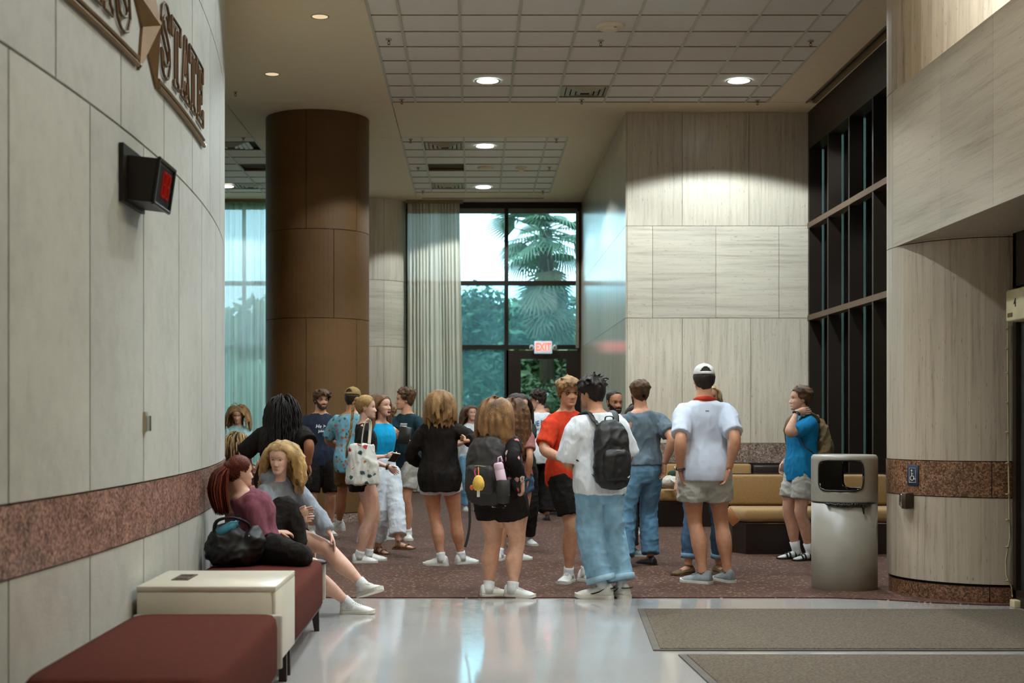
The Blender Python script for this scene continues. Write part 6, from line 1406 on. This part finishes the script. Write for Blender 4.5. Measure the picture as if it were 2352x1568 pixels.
def backpack(pp, label, w_, h_, dp, zc, m, m2, seed, xo=0, tiltx=0, slack=.0, wr=.010):
    H = pp.H; r = worn(pp, 'backpack', label, 'backpack', 'backpacks'); c, a, b, s_ = pp.ring(zc); bv = bvh_of(pp.top)
    hit = bv.ray_cast(V(c.x+xo, c.y+.8, c.z), V(0, -1, 0)); yb = (hit[0].y if hit[0] else c.y+b)+.004+slack
    mb = MB(); zs_ = [-.5, -.47, -.40, -.2, 0, .2, .35, .44, .49, .5]; wf = [.70, .90, .98, 1.0, .98, .95, .88, .74, .5, .25]; df = [.70, .92, 1.0, 1.0, .95, .86, .72, .55, .36, .2]
    ctr = V(c.x+xo, yb, c.z)
    loft(mb, [ctr+V(tiltx*z, dp*d*.5, z*h_) for z, d in zip(zs_, df)], [w_*.5*f for f in wf], [dp*.5*d for d in df], V(1, 0, 0), 24, sq=3.2)
    me = remesh(mb, .010, 2); wrinkle(me, wr, 9, 7, seed); finish(me, m); ob('main_bag', me, r)
    pk = MB(); zz = [-.44, -.41, -.3, -.15, -.02, .04, .06]; loft(pk, [ctr+V(tiltx*z, dp*.80+.012, z*h_) for z in zz], [w_*.40*f for f in (.7, .92, 1, 1, .96, .8, .5)], [dp*.32*f for f in (.5, .85, 1, 1, .85, .6, .3)], V(1, 0, 0), 20, sq=3.0)
    me = remesh(pk, .010, 2); wrinkle(me, wr*.8, 10, 8, seed+2); finish(me, m2); po = ob('front_pocket', me, r)
    zp = MB(); zp.tube([ctr+V(-w_*.30, dp*.98, .02*h_), ctr+V(0, dp*1.06, .045*h_), ctr+V(w_*.30, dp*.98, .02*h_)], .004, 5); zp.obj('zip', GALV, po)
    hl = MB(); hl.tube(smooth_path([ctr+V(-.035, dp*.25, .48*h_), ctr+V(-.03, dp*.25, .48*h_+.045), ctr+V(.03, dp*.25, .48*h_+.045), ctr+V(.035, dp*.25, .48*h_)]), .010, 6, flat=.45); hl.obj('grab_handle', m, r, True)
    for s in (-1, 1):
        sx = .052*H*s; top = [V(c.x+sx*.8+xo*.5, yb+.01, c.z+h_*.44), V(c.x+sx, yb-.03, .80*H), V(c.x+sx*1.12, c.y+.01, .835*H), V(c.x+sx*1.22, c.y-b*.9, .79*H), V(c.x+sx*1.45, c.y-b*1.0, .73*H), V(c.x+sx*1.9, c.y-b*.55, .66*H), V(c.x+sx*1.95, c.y+b*.35, .615*H), V(c.x+xo+s*w_*.40, yb+.03, c.z-h_*.40)]
        path = smooth_path(top, 5); path = path[:4]+hug(bv, path[4:-6], .008)+path[-6:]
        q = MB(); q.tube(path, [.030*H/1.7 if i < len(path)*.55 else .013 for i in range(len(path))], 8, flat=.28); q.obj('shoulder_strap', m2, r, True)
    pp.bag = (r, ctr); return r
NYB = mat('nylon_black', (26, 24, 22), .5, var=.2, vs=(10, 10, 10), bump=.2, bscale=600); NYC = mat('nylon_charcoal', (44, 38, 34), .6, var=.2, vs=(10, 10, 10), bump=.25, bscale=600)
KHA = mat('khaki_canvas', (140, 116, 78), .85, var=.2, vs=(14, 14, 14), bump=.25, bscale=400); KHA2 = mat('khaki_canvas_dark', (112, 90, 58), .85, var=.2, vs=(14, 14, 14), bump=.25, bscale=400)
backpack(PE['white_tee'], 'sleek black backpack on the guy in the white tee', .29, .47, .17, .66, NYB, NYB, 3, slack=.0)
_r, _c = PE['white_tee'].bag; swo = MB(); swo.tube([_c+V(-.10, .175, -.17), _c+V(-.085, .183, -.185), _c+V(-.05, .187, -.175), _c+V(-.01, .186, -.150)], [.004, .010, .007, .002], 6, flat=.5); swo.obj('logo', WHITEPL, _r, True)
bk = backpack(PE['backpacker'], 'bulging charcoal backpack with a yellow charm on the woman in florals', .33, .46, .20, .655, NYC, NYC, 7, xo=-.01)
backpack(PE['blue'], 'khaki canvas backpack on the young man in blue', .28, .42, .15, .69, KHA, KHA2, 11, wr=.016)
def at_person(pp, u, v, d):          # photo point -> that person's local frame
    M = (Matrix.Translation(pp.root.location) @ Matrix.Rotation(pp.root.rotation_euler.z, 4, 'Z')).inverted(); return M @ V(*P(u, v, d))
# hanging strap of the loaded backpack
hs_ = MB(); hs_.tube(smooth_path([at_person(PE['backpacker'], 1078, 1150, 10.72), at_person(PE['backpacker'], 1079, 1200, 10.74), at_person(PE['backpacker'], 1074, 1235, 10.74), at_person(PE['backpacker'], 1068, 1256, 10.74)]), .010, 6, flat=.3); hs_.obj('loose_strap', NYC, bk, True)
ch = empty('plush_charm', P(1099, 1110, 10.56), 0, 'yellow egg-shaped plush charm hanging on the charcoal backpack', 'charm')
YEL = mat('plush_yellow', (222, 178, 76), .8, var=.15, vs=(30, 30, 30)); b_ = MB(); b_.lathe([(0, -.055), (.030, -.050), (.045, -.02), (.044, .01), (.030, .045), (.014, .06), (0, .062)], 18); b_.obj('body', YEL, ch, True)
MB().tube([(0, 0, .06), (0, .01, .09), (-.002, .03, .12)], .005, 6).obj('loop', mat('orange_cord', (220, 120, 50), .6), ch); MB().tube([(-.02, .0, .05), (-.03, .01, .085), (-.02, .02, .11)], .006, 6).obj('ribbon', mat('pink_cord', (170, 50, 80), .6), ch); MB().box(-.012, .01, -.004, 0, -.10, -.05).obj('tag', WHITEPL, ch); MB().ell((-.05, 0, -.03), (.016, .012, .02), 8, 6).obj('fin', mat('orange_plush', (210, 96, 40), .8), ch)
bt = empty('water_bottle', P(1150, 1092, 10.66), 0, 'pale pink water bottle in the side pocket of the charcoal backpack', 'bottle'); bt.rotation_euler = (0, R(-12), 0)
PNK = mat('bottle_pink', (214, 182, 196), .4); MB().lathe([(0, -.16), (.036, -.16), (.038, -.155), (.038, .045), (.034, .05)], 24).obj('body', PNK, bt, True)
lid = MB().lathe([(.037, .05), (.037, .085), (.028, .10), (0, .102)], 24).obj('lid', PNK, bt, True); MB().tube([(.0, 0, .10), (.012, 0, .135), (.03, 0, .14), (.034, 0, .10)], .007, 8).obj('carry_loop', PNK, lid, True)
pkt = MB(); q_ = at_person(PE['backpacker'], 1156, 1118, 10.66); pkt.lathe([(.0, -.13), (.045, -.12), (.052, -.02), (.050, .05), (.044, .055)], 18, cx=q_.x, cy=q_.y); pkt.v = [(x, y, z+q_.z) for x, y, z in pkt.v]; pkt.obj('side_pocket', NYC, bk, True)
# tote bag
TOTE = floral('tote_print', (226, 224, 214), [(196, 120, 70), (70, 100, 96), (190, 70, 60), (206, 160, 80)], 14, .30, .22)
tx, ty, tz = P(833, 1066, 13.30); tb = empty('tote_bag', (tx, ty, tz), R(6), 'white canvas tote printed with small flowers on the braided woman\'s shoulder', 'tote bag')
mb = MB(); zl = [-.19, -.185, -.15, -.05, .05, .13, .185, .19]; loft(mb, [V(0, 0, z) for z in zl], [.11, .15, .158, .150, .138, .128, .118, .10], [.035, .052, .06, .058, .048, .036, .022, .015], V(1, 0, 0), 24, sq=2.8); me = remesh(mb, .010, 2); wrinkle(me, .016, 10, 4, 5); finish(me, TOTE); ob('bag_body', me, tb)
STRM = cloth('strap_cream', (216, 208, 188), .06)
for yo, xo in ((-.03, 0), (.05, .01)):
    MB().tube(smooth_path([(-.015+xo, yo, .17), (-.008+xo, yo, .26), (.01+xo, yo+.01, .36), (.028+xo, yo*.6+.02, .405), (.05+xo, .07, .415), (.075, .10, .36), (.06, .06, .18)]), .016, 6, flat=.2).obj('strap', STRM, tb, True)
ph = empty('phone', P(905, 1050, 13.40), 0, 'smartphone in a pale case held by the braided woman', 'phone'); ph.rotation_euler = (R(58), R(10), R(20)); rbox('case', WHITEPL, ph, -.038, .038, -.005, .005, -.078, .078, .004, 2); MB().box(-.034, .034, -.0065, -.005, -.073, .073).obj('screen', mat('phone_screen', (40, 34, 32), .1), ph)
bkx = empty('book', P(929, 1000, 15.62), 0, 'small black book held by the guy in the teal tee', 'book'); bkx.rotation_euler = (R(-8), R(10), R(-12)); rbox('cover', BLACKPL, bkx, -.065, .065, -.018, .018, -.095, .095, .003, 1); MB().box(-.06, .063, -.015, .015, .09, .0965).obj('pages', WHITEPL, bkx)
cu = empty('snack_cup', P(609, 1056, 13.78), 0, 'half-eaten wrapped snack held up behind the blonde woman', 'snack'); cu.rotation_euler = (0, R(28), 0); MB().lathe([(0, -.06), (.022, -.055), (.032, 0), (.036, .04), (.02, .055), (0, .06)], 14).obj('bread', mat('bread', (222, 184, 124), .8, var=.2, vs=(30, 30, 30)), cu, True); MB().lathe([(.030, -.02), (.042, .03), (.046, .06)], 9).obj('wrapper', WHITEPL, cu)
# black bag beside the red-haired woman
hb_ = empty('shoulder_bag', (-1.49, 8.86, .455), R(4), 'slouchy black bag with a blue bottle lying beside the red-haired woman', 'bag')
mb = MB(); mb.ell((0, 0, .105), (.19, .13, .115), 20, 12); mb.ell((-.04, -.02, .17), (.13, .10, .10), 18, 10); mb.ell((.12, -.02, .16), (.07, .09, .10), 14, 10); me = remesh(mb, .011, 2); wrinkle(me, .02, 8, 8, 9); finish(me, NYB); ob('bag_body', me, hb_)
MB().tube(smooth_path([(-.12, -.05, .2), (-.10, -.08, .29), (0, -.09, .31), (.09, -.06, .27), (.10, -.03, .2)]), .013, 6, flat=.5).obj('handle', NYB, hb_, True); MB().ell((.10, -.115, .20), (.007, .004, .007), 8, 6).obj('stud', CHROME, hb_)
bb = empty('blue_bottle', (-1.52, 8.79, .70), 0, 'blue plastic bottle sticking out of the black bag', 'bottle'); bb.rotation_euler = (0, R(62), R(10)); BLP = mat('blue_plastic', (70, 150, 176), .3); MB().lathe([(0, -.07), (.03, -.07), (.031, .04), (.02, .055), (.02, .07), (0, .071)], 20).obj('body', BLP, bb, True); MB().tube([(0, 0, .06), (-.02, 0, .10)], .005, 6).obj('straw', BLP, bb)
# white strapped bag on the banquette
wbg = empty('handbag', P(1548, 1111, 18.05), 0, 'white handbag with a dangling strap left on the banquette', 'bag'); mb = MB(); mb.ell((-.03, .1, .02), (.14, .10, .09), 16, 10); me = remesh(mb, .012, 1); wrinkle(me, .014, 9, 9, 4); finish(me, STRM); ob('bag_body', me, wbg)
MB().ell((0, .1, .12), (.07, .05, .05), 12, 8).obj('scarf', mat('green_scarf', (40, 62, 44), .9), wbg, True); MB().tube(smooth_path([(.04, .06, .10), (.06, -.0, .04), (.09, -.12, -.06), (.06, -.13, -.20), (.02, -.13, -.14), (.02, -.11, 0), (-.04, -.0, .06)]), .014, 6, flat=.3).obj('strap', STRM, wbg, True)
oc = empty('paper_cup', P(1680, 1186, 12.45), 0, 'orange paper folder held low behind the tall man', 'folder'); oc.rotation_euler = (0, R(-38), R(10)); oc.name = 'paper_folder'; rbox('sheet', mat('orange_card', (224, 160, 110), .7), oc, -.045, .045, -.006, .006, -.075, .075, .002, 1)
# wrist watches and band (worn: parts of the person)
def band(pp, nm, m, t=.90, w_=.012, face=None):
    a, b = pp.el[nm], pp.wr[nm]; d = (b-a).normalized(); c = a.lerp(b, t); q = MB(); s = d.orthogonal().normalized(); u_ = d.cross(s); r = .0195*pp.H*(1 if t > .9 else 1.05)
    q.tube([c+s*(r*math.cos(k*.5236))+u_*(r*math.sin(k*.5236)) for k in range(13)], w_, 6, flat=.35); o = q.obj('watch' if face else 'wristband', m, pp.root, True)
    if face: MB().ell(tuple(c+V(*face)*r*1.15), (.016, .016, .016), 12, 8).obj('watch_face', CHROME, o)
band(PE['blue'], 'L', BLACKPL, .93, .010, (.6, 0, .2)); band(PE['polo'], 'L', BLACKPL, .93, .011, (1, .2, 0)); band(PE['braids_seated'], 'R', WHITEPL, .9, .012); band(PE['tote'], 'L', BRASS, .95, .010)
# earbuds of the lettered tee
qf = PE['print_tee'].q; MB().ell(tuple(qf(.335, 0, .44)), (.010, .010, .012), 8, 6).tube([qf(.338, -.01, .43), qf(.33, -.05, .32)], .004, 5).obj('earbud', WHITEPL, PE['print_tee'].root, True)
# polo collar
pc = PE['polo']; c_, u_, s_ = pc.spine(.834); pc_ = MB(); pc_.tube([c_+V(.064*math.cos(a)*1.15, .062*math.sin(a)+.006, .004+.014*math.sin(a)) for a in [2*math.pi*k/20 for k in range(21)]], .026, 8, flat=1.0); pc_.obj('collar', cloth('collar_red', (170, 52, 40)), pc.root, True)
# ---- prints: lettering projected on the cloth
def print_on(pp, name, txt, size, m, cx, cz, front=True, arch=0, bold=.0, sx=1.0, slant=0, spacing=1.0):
    me = text_mesh(name, txt, size, m, bold, 0.0, spacing=spacing); bm = bmesh.new(); bm.from_mesh(me)
    for _ in range(2): bmesh.ops.subdivide_edges(bm, edges=[e for e in bm.edges if e.calc_length() > .02], cuts=1)
    bmesh.ops.triangulate(bm, faces=bm.faces); bv = bvh_of(pp.top); dy = -1 if front else 1
    for v in bm.verts:
        x, z = v.co.x*sx, v.co.y; 
        if arch: z -= arch*x*x
        x += slant*z; X_ = cx+(x if front else -x); h = bv.ray_cast(V(X_, dy*1.0, cz+z), V(0, -dy, 0))
        v.co = h[0]+V(0, dy*.0025, 0) if h[0] else V(X_, dy*.15, cz+z)
    bm.to_mesh(me); bm.free(); return ob(name, me, pp.root)
PRW = mat('print_white', (222, 224, 224), .8); PRB = mat('print_blue', (44, 104, 150), .8); PRN = mat('print_navy_small', (70, 110, 150), .8); PRR = mat('print_red', (190, 80, 70), .8)
n_ = PE['navy']; print_on(n_, 'print', 'He > me', .056, PRW, .03, .748*n_.H, slant=.25, bold=.0012); print_on(n_, 'print', 'John 3:30', .038, PRW, .03, .716*n_.H, bold=.0014)
print_on(n_, 'print', '_________', .027, PRW, .03, .737*n_.H)
n_ = PE['teal']
for dz, wd, hh, m_ in ((.030, .085, .022, PRW), (.002, .07, .012, PRR), (-.018, .085, .010, PRW)): print_on(n_, 'print', '=', .1*hh/.02, m_, .05, .742*n_.H+dz, sx=wd/.05/(hh/.02), bold=.002)
n_ = PE['print_tee']; print_on(n_, 'print', 'TRUE RELIGION', .098, PRB, -.01, .755*n_.H, False, arch=1.1, bold=.003, sx=.72); print_on(n_, 'print', 'BRAND JEANS', .040, PRN, -.02, .712*n_.H, False, arch=1.1, bold=.001, spacing=1.15)
n_ = PE['polo']
print_on(n_, 'emblem', '~', .05, mat('emblem_grey', (96, 96, 110), .8), 0, .79*n_.H, False, bold=.002)
# ================================================================ OUTDOORS
LAWN = mat('lawn', (96, 150, 84), .9, var=.3, vs=(3, 3, 3)); MB().box(-60, 60, 27.3, 110, -.25, -.02).obj('ground_lawn', LAWN, kind='structure')
def leaf_mat(name, a, b_):
    m, nt, b = newmat(name); g_ = nd(nt, 'ShaderNodeNewGeometry'); nt.links.new(ramp(nt, g_.outputs['Random Per Island'], [(0, lin(a)), (1, lin(b_))]), b.inputs['Base Color']); b.inputs['Roughness'].default_value = .6
    b.inputs['Transmission Weight'].default_value = 0; return m
LF1 = leaf_mat('leaves_dark', (44, 64, 46), (96, 122, 84)); LF2 = leaf_mat('leaves_mid', (60, 84, 58), (122, 146, 100)); BARK = mat('bark', (72, 58, 44), .9, var=.3, vs=(6, 6, 1)); PALM = leaf_mat('palm_green', (54, 78, 60), (110, 136, 104)); DEADP = leaf_mat('palm_thatch', (92, 86, 66), (140, 130, 100))
def tree(label, x, y, h, rx, n, m, seed, low=.1):
    r = empty('tree', (x, y, 0), 0, label, 'tree', 'trees outside the window'); rnd = random.Random(seed); lb = MB()
    blobs = [(rnd.gauss(0, rx*.45), rnd.gauss(0, rx*.35), h*rnd.uniform(low, .84), rx*rnd.uniform(.28, .5)) for _ in range(24)]
    for k in range(n):
        bx_, by_, bz_, br_ = rnd.choice(blobs); d = V(rnd.gauss(0, 1), rnd.gauss(0, 1)-.5, rnd.gauss(0, 1)+.2).normalized(); p = V(bx_, by_, bz_)+d*br_*rnd.uniform(.55, 1.12); p.z = max(.1, p.z)
        a = V(rnd.gauss(0, 1), rnd.gauss(0, 1), rnd.gauss(0, 1)).normalized(); c = a.orthogonal().normalized(); s = rnd.uniform(.07, .15)*(y/38)**3; lb.add([p-a*s, p+c*s*.5, p+a*s, p-c*s*.5], [(0, 1, 2, 3)])
    for bx_, by_, bz_, br_ in blobs: lb.ell((bx_, by_, max(br_*.8, bz_)), (br_*.62, br_*.62, br_*.58), 8, 6)
    o = lb.obj('foliage', m, r); o['kind'] = 'stuff'
    MB().tube([(0, 0, 0), (.05, 0, h*.3), (-.03, .05, h*.6)], [.16, .12, .05], 8).obj('trunk', BARK, r)
tree('leafy tree at the left of the back window view', -1.2, 38, 5.1, 2.0, 9000, LF1, 1); tree('bushy tree in the middle of the back window view', 1.4, 43.5, 5.3, 2.4, 9000, LF2, 2); tree('dark tree behind the exit door', 5.4, 39.5, 5.0, 1.7, 8000, LF1, 3)
tree('broad tree far behind the sheer curtain', -9, 42, 3.4, 3.0, 2600, LF2, 4); tree('low dark shrub outside beside the exit door', 2.3, 33.2, 2.3, 1.6, 8000, LF1, 5, .05); tree('low shrub outside at the left pane', -1.5, 32.6, 2.2, 1.4, 7000, LF1, 6, .05)
tree('tall far tree low on the skyline at left', -6.2, 48, 6.0, 2.3, 5000, LF2, 7); tree('wide far tree closing the view behind the others', .4, 55, 5.0, 5.2, 11000, LF1, 8, .02)
pl = empty('palm_tree', (1.85, 36.5, 0), 0, 'tall fan palm with a shaggy skirt of dead fronds outside the back window', 'palm tree'); MB().tube([(0, 0, 0), (.03, 0, 2.5), (0, 0, 6.2)], [.24, .20, .18], 10).obj('trunk', BARK, pl)
rnd = random.Random(8)
def fan(L, nl, m, droop):
    b_ = MB(); b_.tube([(0, 0, 0), (L*.30, 0, .03), (L*.52, 0, 0)], [.022, .018, .012], 5)
    for k in range(nl):
        a = R(-78+156*k/(nl-1)); l = L*.55*(.75+.25*math.cos(a)); d = V(math.cos(a), math.sin(a), 0); s = d.cross(V(0, 0, 1))*.028
        p0 = V(L*.50, 0, 0); p1 = p0+d*l*.6+V(0, 0, -.02*droop); p2 = p0+d*l+V(0, 0, -.22*droop*l); b_.add([p0-s*.4, p1-s, p2, p1+s, p0+s*.4], [(0, 1, 3, 4), (1, 2, 3)])
    return b_.mesh('frond', m)
FM = [fan(1.7, 22, PALM, 1.2), fan(1.5, 20, PALM, 2.0)]; DM = [fan(1.5, 16, DEADP, .6), fan(1.3, 14, DEADP, .5)]
for k in range(40):
    el_ = rnd.uniform(-35, 65); az = rnd.uniform(0, 360); o = ob('frond', FM[k % 2], pl); o.location = (0, 0, 6.1+rnd.uniform(-.1, .2)); o.rotation_euler = (rnd.uniform(-.4, .4), R(-el_), R(az))
for k in range(46):
    el_ = rnd.uniform(-86, -60); az = rnd.uniform(0, 360); o = ob('dead_frond', DM[k % 2], pl); o.location = (0, 0, 5.9-rnd.random()*1.3); o.rotation_euler = (rnd.uniform(-.4, .4), R(-el_), R(az))
ob_ = empty('garden_bench', (2.0, 29.4, 0), R(-20), 'dark slatted garden bench on the lawn outside', 'bench'); GB = mat('bench_iron', (52, 66, 76), .6)
for k in range(14): MB().box(-.75+k*.11, -.70+k*.11, .2, .23, .45, .95).obj('slat', GB, ob_)
MB().box(-.8, .8, .18, .25, .93, .98).obj('top_rail', GB, ob_)
for k in range(6): MB().box(-.8, .8, -.3+k*.085, -.24+k*.085, .42, .45).obj('slat', GB, ob_)
for x in (-.78, .78):
    for y in (-.28, .22): MB().box(x-.025, x+.025, y-.025, y+.025, 0, .45).obj('leg', GB, ob_)

bpy.data.scenes.remove(WORK)
